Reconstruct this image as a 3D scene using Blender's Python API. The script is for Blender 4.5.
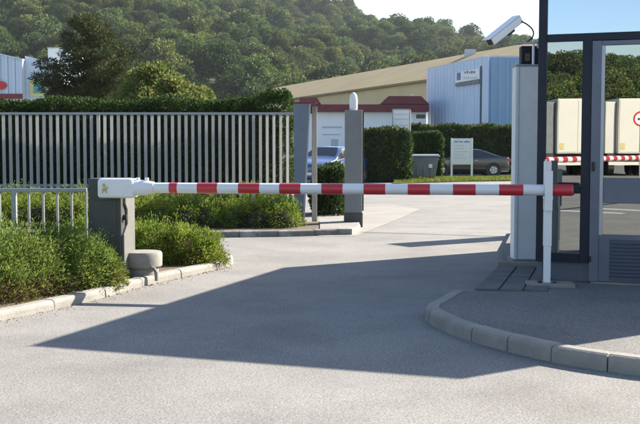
import bpy, bmesh, math, random
import numpy as np
from mathutils import Vector, Matrix, Euler

for o in list(bpy.data.objects): bpy.data.objects.remove(o)
scene = bpy.context.scene
COL = scene.collection
R = math.radians
random.seed(7)

# ------------------------------------------------------------------ camera, sky, sun, exposure
FPX, CX, CY, HZ, EYE = 1000.0, 320.0, 212.0, 148.0, 1.45
PITCH = math.atan((CY - HZ) / FPX)
cam_d = bpy.data.cameras.new('camera'); cam = bpy.data.objects.new('camera', cam_d); COL.objects.link(cam)
cam.location = (0, 0, EYE); cam.rotation_euler = (math.pi / 2 - PITCH, 0, 0)
cam_d.sensor_width = 36; cam_d.lens = 36 * FPX / 640; cam_d.clip_end = 5000; cam_d.clip_start = .05
scene.camera = cam

SUN_EL = R(31.2); SUN_AZ = R(56.5)           # azimuth from +Y towards +X
world = bpy.data.worlds.new('World'); scene.world = world; world.use_nodes = True
wn = world.node_tree; wn.nodes.clear()
sky = wn.nodes.new('ShaderNodeTexSky'); sky.sky_type = 'NISHITA'; sky.sun_disc = False
sky.sun_elevation = SUN_EL; sky.sun_rotation = SUN_AZ
sky.air_density = 1.0; sky.dust_density = .7; sky.ozone_density = 1.0
bg = wn.nodes.new('ShaderNodeBackground'); bg.inputs[1].default_value = 0.08
wo = wn.nodes.new('ShaderNodeOutputWorld')
wn.links.new(sky.outputs[0], bg.inputs[0]); wn.links.new(bg.outputs[0], wo.inputs[0])
sd = bpy.data.lights.new('sun', 'SUN'); sun = bpy.data.objects.new('sun', sd); COL.objects.link(sun)
sd.energy = 5.0; sd.angle = R(.5); sd.color = (1, .91, .78)
sdir = Vector((math.sin(SUN_AZ) * math.cos(SUN_EL), math.cos(SUN_AZ) * math.cos(SUN_EL), math.sin(SUN_EL)))
sun.rotation_euler = sdir.to_track_quat('Z', 'Y').to_euler(); sun.location = (20, 15, 30)
vs = scene.view_settings
vs.view_transform = 'Standard'; vs.look = 'None'; vs.gamma = 1; vs.use_curve_mapping = False; vs.exposure = 1.72

# ------------------------------------------------------------------ pixel helpers (photo pixel -> direction)
def ray(px, py):
    cp, sp = math.cos(PITCH), math.sin(PITCH); v = (CY - py) / FPX
    return Vector(((px - CX) / FPX, cp + v * sp, -sp + v * cp))
def G(px, py, z=0.0):
    r = ray(px, py); t = (z - EYE) / r.z
    return Vector((r.x * t, r.y * t, z))
def D(px, py, y):
    r = ray(px, py); t = y / r.y
    return Vector((r.x * t, y, EYE + r.z * t))

# ------------------------------------------------------------------ materials
MATS = {}
def nt(name):
    m = bpy.data.materials.new(name); m.use_nodes = True
    n = m.node_tree; n.nodes.clear()
    o = n.nodes.new('ShaderNodeOutputMaterial')
    return m, n, o
def N(n, t, **kw):
    x = n.nodes.new(t)
    for k, v in kw.items(): setattr(x, k, v)
    return x
def c4(c): return (c[0], c[1], c[2], 1)
def noise(n, co, scale, detail=4, rough=.6):
    x = N(n, 'ShaderNodeTexNoise'); x.inputs['Scale'].default_value = scale
    x.inputs['Detail'].default_value = detail; x.inputs['Roughness'].default_value = rough
    n.links.new(co, x.inputs['Vector']); return x.outputs['Fac']
def ramp(n, fac, stops):
    r = N(n, 'ShaderNodeValToRGB'); e = r.color_ramp.elements
    while len(e) < len(stops): e.new(.5)
    for k, (p, c) in enumerate(stops): e[k].position = p; e[k].color = c4(c)
    n.links.new(fac, r.inputs[0]); return r.outputs[0]
def mixc(n, fac, a, b, mode='MIX'):
    m = N(n, 'ShaderNodeMixRGB', blend_type=mode)
    for s, v in ((0, fac), (1, a), (2, b)):
        if isinstance(v, (int, float)): m.inputs[s].default_value = v
        elif isinstance(v, tuple): m.inputs[s].default_value = c4(v)
        else: n.links.new(v, m.inputs[s])
    return m.outputs[0]
def mul(c, k): return (c[0] * k, c[1] * k, c[2] * k)
def mat(name, col, rough=.6, var=.15, scale=5, bump=0, bscale=80, metal=0, spec=.5, dirt=None, dscale=1.5, damt=.4, coat=0):
    """painted / cast surface: base colour with two scales of soft variation, optional grime of its own shape"""
    if name in MATS: return MATS[name]
    m, n, o = nt(name)
    p = N(n, 'ShaderNodeBsdfPrincipled'); tc = N(n, 'ShaderNodeTexCoord').outputs['Object']
    f = noise(n, tc, scale); c = ramp(n, f, [(.25, mul(col, 1 - var)), (.75, mul(col, 1 + var * .6))])
    f2 = noise(n, tc, scale * 9, 3); c = mixc(n, .5 * var, c, ramp(n, f2, [(.35, mul(col, .6)), (.65, mul(col, 1.2))]))
    if dirt:
        fd = noise(n, tc, dscale, 6, .7)
        mm = N(n, 'ShaderNodeMapRange'); mm.inputs[1].default_value = .48; mm.inputs[2].default_value = .72; mm.inputs[4].default_value = damt
        n.links.new(fd, mm.inputs[0]); c = mixc(n, mm.outputs[0], c, dirt)
    n.links.new(c, p.inputs['Base Color'])
    rr = N(n, 'ShaderNodeMapRange'); rr.inputs[3].default_value = max(.02, rough - .1); rr.inputs[4].default_value = min(1, rough + .1)
    n.links.new(f2, rr.inputs[0]); n.links.new(rr.outputs[0], p.inputs['Roughness'])
    p.inputs['Metallic'].default_value = metal; p.inputs['Specular IOR Level'].default_value = spec
    p.inputs['Coat Weight'].default_value = coat
    if bump:
        b = N(n, 'ShaderNodeBump'); b.inputs['Strength'].default_value = bump; b.inputs['Distance'].default_value = .01
        n.links.new(noise(n, tc, bscale, 5), b.inputs['Height']); n.links.new(b.outputs[0], p.inputs['Normal'])
    n.links.new(p.outputs[0], o.inputs[0]); MATS[name] = m; return m
def leaf_mat(name, a, b, c, scale=2.5, trans=.35, inst=False, tcol=None):
    if name in MATS: return MATS[name]
    m, n, o = nt(name); tc = N(n, 'ShaderNodeTexCoord').outputs['Object']
    g = N(n, 'ShaderNodeNewGeometry')
    f = noise(n, tc, scale, 3)
    base = ramp(n, f, [(.3, a), (.52, b), (.75, c)])
    hs = N(n, 'ShaderNodeHueSaturation')
    mr = N(n, 'ShaderNodeMapRange'); mr.inputs[3].default_value = .6; mr.inputs[4].default_value = 1.4
    n.links.new(g.outputs['Random Per Island'], mr.inputs[0]); n.links.new(mr.outputs[0], hs.inputs['Value'])
    n.links.new(base, hs.inputs['Color']); col = hs.outputs[0]
    if inst:
        oi = N(n, 'ShaderNodeObjectInfo'); h2 = N(n, 'ShaderNodeHueSaturation')
        m1 = N(n, 'ShaderNodeMapRange'); m1.inputs[3].default_value = .455; m1.inputs[4].default_value = .515
        m2 = N(n, 'ShaderNodeMapRange'); m2.inputs[3].default_value = .55; m2.inputs[4].default_value = 1.45
        wnz = N(n, 'ShaderNodeTexWhiteNoise', noise_dimensions='1D'); n.links.new(oi.outputs['Random'], wnz.inputs['W'])
        n.links.new(oi.outputs['Random'], m1.inputs[0]); n.links.new(wnz.outputs['Value'], m2.inputs[0])
        n.links.new(m1.outputs[0], h2.inputs['Hue']); n.links.new(m2.outputs[0], h2.inputs['Value']); n.links.new(col, h2.inputs['Color']); col = h2.outputs[0]
    p = N(n, 'ShaderNodeBsdfPrincipled'); n.links.new(col, p.inputs['Base Color']); p.inputs['Roughness'].default_value = .7; p.inputs['Specular IOR Level'].default_value = .12
    t = N(n, 'ShaderNodeBsdfTranslucent')
    if tcol: n.links.new(mixc(n, .5, col, tcol), t.inputs[0])
    else: n.links.new(col, t.inputs[0])
    ms = N(n, 'ShaderNodeMixShader'); ms.inputs[0].default_value = trans
    n.links.new(p.outputs[0], ms.inputs[1]); n.links.new(t.outputs[0], ms.inputs[2]); n.links.new(ms.outputs[0], o.inputs[0])
    MATS[name] = m; return m
def asphalt(name, c1, c2, stain):
    m, n, o = nt(name); p = N(n, 'ShaderNodeBsdfPrincipled'); tc = N(n, 'ShaderNodeTexCoord').outputs['Object']
    v = N(n, 'ShaderNodeTexVoronoi'); v.inputs['Scale'].default_value = 110; n.links.new(tc, v.inputs['Vector'])
    agg = ramp(n, v.outputs['Color'], [(.1, mul(c1, .62)), (.5, c1), (.9, c2)])
    f1 = noise(n, tc, 75, 3, .7); agg = mixc(n, .55, agg, ramp(n, f1, [(.38, mul(c1, .55)), (.62, mul(c2, 1.05))]))
    f2 = noise(n, tc, 1.1, 6, .62); agg = mixc(n, .7, agg, ramp(n, f2, [(.3, (.72, .71, .70)), (.55, (1, 1, 1)), (.75, (1.1, 1.08, 1.05))]), 'MULTIPLY')
    f3 = noise(n, tc, .33, 5, .6); agg = mixc(n, .6, agg, ramp(n, f3, [(.35, (.8, .79, .78)), (.6, (1, 1, 1))]), 'MULTIPLY')
    f4 = noise(n, tc, 2.6, 7, .75)
    mr = N(n, 'ShaderNodeMapRange'); mr.inputs[1].default_value = .62; mr.inputs[2].default_value = .74; mr.inputs[4].default_value = .45
    n.links.new(f4, mr.inputs[0]); agg = mixc(n, mr.outputs[0], agg, stain)
    # hairline cracks
    vc = N(n, 'ShaderNodeTexVoronoi', feature='DISTANCE_TO_EDGE'); vc.inputs['Scale'].default_value = .42
    wz = N(n, 'ShaderNodeVectorMath', operation='ADD'); nz = N(n, 'ShaderNodeTexNoise'); nz.inputs['Scale'].default_value = 2.2; nz.inputs['Detail'].default_value = 6
    n.links.new(tc, nz.inputs['Vector']); n.links.new(tc, wz.inputs[0]); n.links.new(nz.outputs['Color'], wz.inputs[1]); n.links.new(wz.outputs[0], vc.inputs['Vector'])
    cr = N(n, 'ShaderNodeMapRange'); cr.inputs[1].default_value = .0; cr.inputs[2].default_value = .004; cr.inputs[3].default_value = .4; cr.inputs[4].default_value = 0
    n.links.new(vc.outputs['Distance'], cr.inputs[0])
    mk = N(n, 'ShaderNodeMath', operation='MULTIPLY'); n.links.new(cr.outputs[0], mk.inputs[0])
    g2 = N(n, 'ShaderNodeMapRange'); g2.inputs[1].default_value = .5; g2.inputs[2].default_value = .6; n.links.new(f3, g2.inputs[0]); n.links.new(g2.outputs[0], mk.inputs[1])
    agg = mixc(n, mk.outputs[0], agg, mul(c1, .4))
    n.links.new(agg, p.inputs['Base Color']); p.inputs['Roughness'].default_value = .92; p.inputs['Specular IOR Level'].default_value = .2
    b = N(n, 'ShaderNodeBump'); b.inputs['Strength'].default_value = .4; b.inputs['Distance'].default_value = .004
    n.links.new(f1, b.inputs['Height']); n.links.new(b.outputs[0], p.inputs['Normal'])
    n.links.new(p.outputs[0], o.inputs[0]); MATS[name] = m; return m
def mirror_glass(name, tint, rough=.006):
    m, n, o = nt(name); p = N(n, 'ShaderNodeBsdfPrincipled'); tc = N(n, 'ShaderNodeTexCoord').outputs['Object']
    p.inputs['Base Color'].default_value = c4(tint); p.inputs['Metallic'].default_value = 1
    f = noise(n, tc, 3, 6, .7); r = N(n, 'ShaderNodeMapRange'); r.inputs[3].default_value = rough; r.inputs[4].default_value = rough * 6
    n.links.new(f, r.inputs[0]); n.links.new(r.outputs[0], p.inputs['Roughness'])
    b = N(n, 'ShaderNodeBump'); b.inputs['Strength'].default_value = .02; b.inputs['Distance'].default_value = .01
    n.links.new(noise(n, tc, 1.3, 2), b.inputs['Height']); n.links.new(b.outputs[0], p.inputs['Normal'])
    n.links.new(p.outputs[0], o.inputs[0]); MATS[name] = m; return m
def corrugated(name, col, pitch, axis='X', var=.08, rough=.45):
    m = mat(name, col, rough, var, .6, dirt=mul(col, .7), dscale=.5, damt=.25); return m

asphalt('asphalt', (.208, .202, .193), (.335, .327, .314), (.15, .146, .139))
asphalt('pavement_asphalt', (.16, .155, .15), (.27, .262, .25), (.11, .107, .1))
mat('kerb_concrete', (.275, .26, .235), .88, .25, 3, .6, 70, dirt=(.17, .155, .13), dscale=2.6, damt=.65)
mat('kerb_dark', (.17, .16, .15), .9, .3, 6, .6, 60, dirt=(.6, .6, .58), dscale=2.2, damt=.7)
mat('concrete', (.255, .24, .215), .85, .25, 4, .6, 70, dirt=(.1, .095, .085), dscale=3)
mat('concrete_light', (.245, .232, .21), .9, .2, 1.5, .4, 60, dirt=(.22, .205, .18), dscale=1.2)
mat('slab', (.105, .105, .105), .9, .3, 5, .6, 70, dirt=(.2, .2, .19), dscale=3, damt=.4)
mat('soil', (.12, .085, .055), .95, .4, 7, 1, 40, dirt=(.22, .15, .09), dscale=9)
mat('anthracite', (.05, .053, .05), .5, .2, 4, .05, 200, dirt=(.12, .115, .1), dscale=3, damt=.3)
mat('cabinet_grey', (.15, .15, .14), .5, .15, 4, .05, 200, dirt=(.1, .095, .085), dscale=3)
mat('white_paint', (.74, .75, .75), .35, .06, 4, .03, 150, dirt=(.45, .43, .38), dscale=4, damt=.25, coat=.2)
mat('red_paint', (.52, .025, .035), .35, .12, 6, .03, 150, dirt=(.3, .06, .05), dscale=5, damt=.3, coat=.2)
mat('white_panel', (.78, .79, .80), .4, .06, 3, dirt=(.5, .49, .45), dscale=2, damt=.3)
mat('navy', (.012, .018, .032), .4, .2, 3, dirt=(.025, .03, .04), dscale=3, damt=.3, spec=.25)
mat('alu', (.115, .135, .175), .42, .1, 4, metal=.3, dirt=(.2, .21, .23), dscale=3, damt=.3)
mat('alu_light', (.36, .39, .43), .35, .08, 4, metal=.4)
mat('louvre', (.055, .066, .088), .5, .15, 4)
mat('black', (.012, .012, .013), .5, .2, 5)
mat('rubber', (.02, .02, .02), .8, .2, 9, .2, 120)
mat('galv', (.36, .37, .37), .5, .12, 6, metal=.25, dirt=(.33, .33, .32), dscale=3, damt=.4)
mat('rail_grey', (.30, .33, .34), .45, .12, 6, metal=.3, dirt=(.2, .2, .19), dscale=5)
mat('slat_grey', (.38, .38, .37), .5, .1, 5, metal=.1, dirt=(.22, .215, .2), dscale=2, damt=.35)
mat('gate_blue', (.16, .19, .24), .5, .12, 3, metal=.1, dirt=(.1, .11, .12), dscale=2)
mat('gate_grey', (.20, .205, .205), .6, .15, 3, .1, 60, dirt=(.12, .12, .115), dscale=2)
mat('weathered', (.40, .37, .33), .7, .2, 3, .1, 60, dirt=(.2, .16, .12), dscale=2)
mat('cladding_shade_pale', (.50, .59, .71), .7, .05, .5, dirt=(.42, .5, .6), dscale=.3, damt=.3)  # light cladding with the blue of sky-lit shade put into its colour
mat('cladding_shade_deep', (.22, .35, .50), .65, .06, .5, dirt=(.2, .31, .44), dscale=.3, damt=.3)  # darker side of the same light cladding, shade blue put into the colour
mat('cladding_grey', (.50, .52, .56), .5, .08, .4, dirt=(.4, .42, .45), dscale=.4)
mat('ochre', (.60, .46, .26), .7, .12, .15, dirt=(.40, .33, .17), dscale=.1, damt=.5)
mat('ochre_roof', (.25, .19, .085), .8, .18, .15, dirt=(.18, .14, .07), dscale=.12, damt=.5)
mat('red_roof', (.17, .035, .04), .7, .25, 1.2, .3, 12)
mat('render_white', (.86, .86, .85), .85, .06, .8)
mat('window_dark', (.03, .04, .05), .08, .2, 2, spec=.8)
mat('print_blue', (.10, .13, .32), .5, .1, 9)
mat('print_dark', (.06, .06, .08), .5, .1, 9)
mat('sign_red', (.5, .02, .03), .4, .1, 9)
mat('teal', (.1, .32, .32), .4, .1, 2)
mat('yellow_frame', (.62, .56, .2), .5, .1, 2)
mat('emblem', (.5, .4, .16), .5, .2, 20)
mat('bin_grey', (.13, .145, .16), .55, .15, 3, .1, 60, dirt=(.2, .2, .2), dscale=3, damt=.4)
mat('car_dark', (.012, .015, .022), .2, .1, 3, coat=1)
mat('car_blue', (.02, .05, .16), .22, .1, 3, coat=1)
mat('car_glass', (.02, .025, .03), .04, .1, 3, spec=.9)
mat('rim', (.45, .46, .48), .3, .1, 8, metal=.8)
mat('tail', (.35, .01, .015), .2, .1, 8, coat=1)
mat('lamp_glass', (.75, .77, .8), .15, .05, 8, coat=1)
mat('bark', (.10, .07, .05), .95, .4, 9, 1, 30)
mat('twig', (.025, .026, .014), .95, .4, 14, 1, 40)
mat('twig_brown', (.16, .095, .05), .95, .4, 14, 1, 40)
mat('hill_ground', (.035, .05, .02), .95, .4, .05)
mat('far_ground', (.09, .10, .05), .95, .3, .05, dirt=(.16, .14, .1), dscale=.02)
mat('road_paint', (.72, .72, .70), .7, .12, 5, .3, 80, dirt=(.35, .34, .32), dscale=6, damt=.7)
mat('track_steel', (.07, .065, .06), .6, .3, 8, metal=.5)
mat('trailer_white', (.54, .52, .47), .45, .06, .8, dirt=(.4, .38, .34), dscale=.8, damt=.35)
mat('trailer_side', (.50, .49, .46), .5, .08, .8)
mirror_glass('glass_mirror', (.33, .345, .335), .0015); mirror_glass('glass_top', (.40, .46, .54), .01)
leaf_mat('juniper', (.075, .125, .026), (.155, .22, .045), (.30, .35, .09), 6, .38)
leaf_mat('juniper_row', (.085, .135, .022), (.175, .24, .034), (.30, .35, .06), 4, .38)
leaf_mat('juniper_dry', (.12, .07, .035), (.16, .10, .05), (.10, .09, .03), 5, .25)
leaf_mat('hedge', (.022, .042, .012), (.036, .065, .016), (.075, .11, .026), 3, .3)
leaf_mat('hedge_far', (.03, .05, .015), (.045, .075, .018), (.10, .12, .03), 1.2, .3)
leaf_mat('pine', (.034, .05, .02), (.055, .07, .026), (.10, .095, .04), 1.2, .2)
leaf_mat('light_tree', (.085, .12, .03), (.14, .17, .045), (.23, .22, .075), 1.0, .35)
leaf_mat('wood', (.034, .066, .024), (.08, .12, .03), (.17, .185, .055), .22, .3, inst=True)
leaf_mat('grass', (.08, .12, .02), (.14, .17, .03), (.22, .22, .06), 1.5, .35)

# ------------------------------------------------------------------ mesh helpers
class MB:
    def __init__(s): s.v = []; s.f = []
    def add(s, vs, fs):
        k = len(s.v); s.v += [tuple(v) for v in vs]; s.f += [tuple(i + k for i in f) for f in fs]; return s
    def box(s, x0, x1, y0, y1, z0, z1):
        return s.add([(x0,y0,z0),(x1,y0,z0),(x1,y1,z0),(x0,y1,z0),(x0,y0,z1),(x1,y0,z1),(x1,y1,z1),(x0,y1,z1)],
                     [(0,3,2,1),(4,5,6,7),(0,1,5,4),(1,2,6,5),(2,3,7,6),(3,0,4,7)])
    def prism(s, poly, z0, z1, axis='z'):
        n = len(poly)
        def P(a, b, c): return {'z': (a, b, c), 'y': (a, c, b), 'x': (c, a, b)}[axis]
        return s.add([P(a, b, z0) for a, b in poly] + [P(a, b, z1) for a, b in poly],
                     [tuple(range(n))[::-1], tuple(range(n, 2 * n))] + [(i, (i + 1) % n, n + (i + 1) % n, n + i) for i in range(n)])
    def tube(s, pts, r, n=8, cap=True):
        pts = [Vector(p) for p in pts]; rs = r if isinstance(r, (list, tuple)) else [r] * len(pts)
        rings = []; up = None
        for i, p in enumerate(pts):
            d = (pts[min(i + 1, len(pts) - 1)] - pts[max(i - 1, 0)]).normalized()
            a = d.cross(Vector((0, 0, 1)) if abs(d.z) < .95 else Vector((1, 0, 0))).normalized()
            if up is not None:
                a = (up - d * up.dot(d)).normalized()
            up = a; b = d.cross(a)
            rings.append([p + (a * math.cos(2 * math.pi * (k + .5) / n) + b * math.sin(2 * math.pi * (k + .5) / n)) * rs[i] for k in range(n)])
        vs = [v for q in rings for v in q]; fs = []
        for i in range(len(pts) - 1):
            for k in range(n):
                k2 = (k + 1) % n; fs.append((i * n + k, i * n + k2, (i + 1) * n + k2, (i + 1) * n + k))
        if cap: fs += [tuple(range(n))[::-1], tuple(range((len(pts) - 1) * n, len(pts) * n))]
        return s.add(vs, fs)
    def lathe(s, prof, n=24, c=(0, 0)):
        vs = []; fs = []
        for r, z in prof:
            for k in range(n):
                a = 2 * math.pi * k / n; vs.append((c[0] + r * math.cos(a), c[1] + r * math.sin(a), z))
        for i in range(len(prof) - 1):
            for k in range(n):
                k2 = (k + 1) % n; fs.append((i * n + k, i * n + k2, (i + 1) * n + k2, (i + 1) * n + k))
        fs += [tuple(range(n))[::-1], tuple(range((len(prof) - 1) * n, len(prof) * n))]
        return s.add(vs, fs)
    def mesh(s, name):
        me = bpy.data.meshes.new(name); me.from_pydata(s.v, [], s.f); me.update(); return me
def fixn(me):
    bm = bmesh.new(); bm.from_mesh(me); bmesh.ops.recalc_face_normals(bm, faces=bm.faces); bm.to_mesh(me); bm.free()
def obj(name, mb, m, parent=None, bevel=0, smooth=False, seg=2):
    me = mb.mesh(name) if isinstance(mb, MB) else mb
    if isinstance(mb, MB): fixn(me)
    if m: me.materials.clear(); me.materials.append(MATS[m] if isinstance(m, str) else m)
    o = bpy.data.objects.new(name, me); COL.objects.link(o)
    if parent: o.parent = parent
    if bevel:
        b = o.modifiers.new('bevel', 'BEVEL'); b.width = bevel; b.segments = seg; b.limit_method = 'ANGLE'; b.angle_limit = R(30)
    if smooth:
        for p in me.polygons: p.use_smooth = True
        try: me.set_sharp_from_angle(angle=R(40))
        except Exception: pass
    return o
def tag(o, label, cat, group=None):
    o['label'] = label; o['category'] = cat
    if group: o['group'] = group
    return o
def struct(o): o['kind'] = 'structure'; return o
def thing(name, label, cat, loc=(0, 0, 0), rz=0, group=None):
    o = bpy.data.objects.new(name, None); COL.objects.link(o); o.empty_display_size = .2
    o.location = loc; o.rotation_euler = (0, 0, rz); return tag(o, label, cat, group)
def npmesh(name, V, F):
    me = bpy.data.meshes.new(name); V = np.asarray(V, np.float32); F = np.asarray(F, np.int32); k = F.shape[1]
    me.vertices.add(len(V)); me.vertices.foreach_set('co', V.ravel())
    me.loops.add(F.size); me.loops.foreach_set('vertex_index', F.ravel())
    me.polygons.add(len(F)); me.polygons.foreach_set('loop_start', np.arange(0, F.size, k, dtype=np.int32))
    me.polygons.foreach_set('loop_total', np.full(len(F), k, np.int32)); me.update(calc_edges=True); return me
def unit(a): return a / np.maximum(np.linalg.norm(a, axis=1, keepdims=True), 1e-9)
def leaves(P, Dr, length, width, rng, jl=.35):
    """rhombic leaves / needle sprays: base at P, pointing along Dr"""
    n = len(P); Dr = unit(Dr); q = rng.normal(size=(n, 3)); W = unit(np.cross(Dr, q))
    L = length * (1 + jl * rng.uniform(-1, 1, (n, 1))); Wd = width * (1 + jl * rng.uniform(-1, 1, (n, 1)))
    B = np.cross(Dr, W) * (L * rng.uniform(-.12, .12, (n, 1)))
    V = np.stack([P, P + Dr * L * .5 + W * Wd * .5 + B, P + Dr * L, P + Dr * L * .5 - W * Wd * .5 + B], 1).reshape(-1, 3)
    return V, np.arange(n * 4).reshape(-1, 4)
def sph(rng, n): return unit(rng.normal(size=(n, 3)))
def ico(c, r, sub=2, rng=None, amp=.1):
    bm = bmesh.new(); bmesh.ops.create_icosphere(bm, subdivisions=sub, radius=1)
    V = np.array([v.co[:] for v in bm.verts]); F = np.array([[v.index for v in f.verts] for f in bm.faces]); bm.free()
    if rng is not None: V = V * (1 + amp * rng.normal(size=(len(V), 1)))
    return V * np.array(r) + np.array(c), F
def join_parts(parts):
    Vs, Fs, k = [], [], 0
    for V, F in parts: Vs.append(V); Fs.append(F + k); k += len(V)
    return np.concatenate(Vs), np.concatenate(Fs)
def sheet(name, pts, z, m, thick=None):
    mb = MB()
    pts = [(p[0], p[1]) for p in pts]
    if thick: mb.prism(pts, z - thick, z)
    else: mb.add([(x, y, z) for x, y in pts], [tuple(range(len(pts)))])
    o = obj(name, mb, m)
    if not thick:
        me = o.data
        if me.polygons[0].normal.z < 0: me.flip_normals()
    return struct(o)

# ------------------------------------------------------------------ ground, roads, beds
struct(sheet('ground', [(-900, -900), (900, -900), (900, 900), (-900, 900)], -.03, 'far_ground'))
struct(sheet('road', [(-70, -75), (60, -75), (60, 72), (-70, 72)], 0, 'asphalt'))

def kerb(path, h, w, stone, m, side=1, label=None, jit=.004, z0=-.05):
    """row of kerb stones along a polyline of base points; each stone its own piece"""
    root = struct(bpy.data.objects.new('kerb', None)); COL.objects.link(root)
    pts = [Vector((p[0], p[1])) for p in path]
    seg = [(pts[i + 1] - pts[i]).length for i in range(len(pts) - 1)]; tot = sum(seg); nst = max(1, round(tot / stone))
    def at(s):
        for i, l in enumerate(seg):
            if s <= l or i == len(seg) - 1:
                d = (pts[i + 1] - pts[i]).normalized(); return pts[i] + d * s, i
            s -= l
    def nrm(s):
        a, _ = at(max(0, s - .12)); b, _ = at(min(tot, s + .12)); d = (b - a).normalized(); return Vector((-d.y, d.x)) * side
    for k in range(nst):
        s0, s1 = tot * k / nst + .004, tot * (k + 1) / nst - .004
        sub = 3; ring = []; dz = random.uniform(-jit, jit); dn = random.uniform(-jit, jit)
        for j in range(sub + 1):
            s = s0 + (s1 - s0) * j / sub; p, _ = at(s); nn = nrm(s)
            def q(o, z): a = p + nn * (o + dn); return (a.x, a.y, z + dz)
            ring.append([q(0, z0), q(.004, h - .035), q(.012, h - .012), q(.034, h), q(w, h), q(w, z0)])
        vs_ = [v for r_ in ring for v in r_]; fs = []
        for j in range(sub):
            for i in range(6): fs.append((j * 6 + i, j * 6 + (i + 1) % 6, (j + 1) * 6 + (i + 1) % 6, (j + 1) * 6 + i))
        fs += [(5, 4, 3, 2, 1, 0), tuple(range(sub * 6, sub * 6 + 6))]
        obj('kerb_stone', MB().add(vs_, fs), m, root, bevel=.004, seg=1)
    return root

# left planting bed
lk = [G(-60, 337), G(0, 321), G(60, 308), G(100, 299), G(130, 289.5), G(165, 281), G(200, 273.5), G(226, 267.5), G(234, 264), G(232, 260), G(220, 257)]
lk = [lk[0] + (lk[0] - lk[2]) * 2.2] + lk + [Vector((-3.2, 13.6, 0)), Vector((-8.5, 14.3, 0))]
kerb(lk, .085, .13, .8, 'kerb_concrete', side=1)
inner = [(p.x - .1, p.y + .04) for p in lk[:9]] + [(lk[10].x - .12, lk[10].y - .02), (lk[11].x, lk[11].y - .1), (-3.2, 13.5), (-8.5, 14.2), (-9.5, 5)]
sheet('planting_bed', inner, .07, 'soil')
# rear bed by the gate
rk = [Vector((-9.5, 16.4, 0)), G(200, 238), G(240, 237.3), G(290, 236.6), G(330, 235.4), G(350, 234.6), G(358, 233), G(361, 229.5), G(358, 226)]
kr = kerb(rk, .1, .14, .62, 'kerb_dark', side=1)
for i, st in enumerate([c for c in kr.children]):
    if i >= len(kr.children) - 3: st.data.materials[0] = MATS['kerb_concrete']
sheet('rear_planting_bed', [(p.x, p.y + .12) for p in rk[:6]] + [(rk[6].x - .1, rk[6].y + .05), (.5, 18.3), (-.5, 18.7), (-.6, 22.5), (-9.5, 22.5)], .085, 'soil')
sheet('gate_apron', [G(318, 231, .09)[:2], G(356, 231, .09)[:2], G(405, 216, .01)[:2], G(420, 209, .01)[:2], G(395, 205, .01)[:2], G(318, 210, .01)[:2]], .005, 'concrete_light')
sheet('gate_threshold', [G(320, 229, .1)[:2], G(352, 229, .1)[:2], G(357, 225, .1)[:2], G(362, 219, .1)[:2], G(320, 219, .1)[:2]], .1, 'concrete_light', .12)
# gate track set in the road
t0, t1 = G(360, 232.6), G(560, 238.5)
dv = (t1 - t0).normalized(); nv = Vector((-dv.y, dv.x, 0)); gt = MB()
for off in (0, .07):
    a, b = t0 + nv * off, t1 + nv * off
    gt.add([(a.x, a.y, .006), (b.x, b.y, .006), (b.x + nv.x * .03, b.y + nv.y * .03, .006), (a.x + nv.x * .03, a.y + nv.y * .03, .006)], [(0, 1, 2, 3)])
struct(obj('gate_track', gt, 'track_steel'))

# booth island
ik = [G(452, 301), G(438, 309), G(427, 315), G(424, 319.5), G(432, 326), G(447, 333), G(464, 339.5), G(485, 346), G(506, 351.5), G(530, 357.5), G(555, 363), G(595, 370), G(640, 376.5), G(690, 382)]
ik += [ik[-1] + (ik[-1] - ik[-2]) * 8]
kerb(ik, .115, .12, .42, 'kerb_concrete', side=1)
ZP = .105
isl = [(ik[0].x + .09, ik[0].y)]
for i in range(1, len(ik)):
    d = (ik[min(i + 1, len(ik) - 1)] - ik[i - 1]).normalized(); isl.append((ik[i].x - d.y * .09, ik[i].y + d.x * .09))
pb_ = G(526, 261.5, ZP); slab0 = G(472, 291, ZP); slab1 = G(497, 265, ZP)
isl += [(12, 17), (3.3, 17), (pb_.x + .0, pb_.y + 1.5), (pb_.x - .2, pb_.y + .05), (slab1.x + .04, slab1.y + .05), (slab0.x, slab0.y)]
sheet('pavement', isl, ZP - .004, 'pavement_asphalt', .15)
# slab strip in front of the white pillar
paving = struct(bpy.data.objects.new('slab_paving', None)); COL.objects.link(paving)
a0, a1, b1, b0 = G(474, 290.5, ZP), G(499, 266, ZP), G(556, 268, ZP), G(548, 291.5, ZP)
for i in range(3):
    for j in range(2):
        def q(u, v): return a0.lerp(a1, v).lerp(b0.lerp(b1, v), u)
        g = .012; u0, u1, v0, v1 = i / 3 + g, (i + 1) / 3 - g, j / 2 + g, (j + 1) / 2 - g
        c = [q(u0, v0), q(u1, v0), q(u1, v1), q(u0, v1)]; dz = random.uniform(.006, .016)
        obj('paving_slab', MB().prism([(p.x, p.y) for p in c], ZP - .02, ZP + dz), 'slab', paving, bevel=.006)
w0, w1 = G(497.5, 264.6, ZP), G(540, 265.8, ZP)
obj('edging_strip', MB().prism([(w0.x, w0.y), (w1.x, w1.y), (w1.x, w1.y + .1), (w0.x, w0.y + .1)], ZP - .02, ZP + .035), 'concrete_light', paving, bevel=.006)
lo = G(528, 287.5, ZP); hi = G(577, 287.5, ZP)

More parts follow.
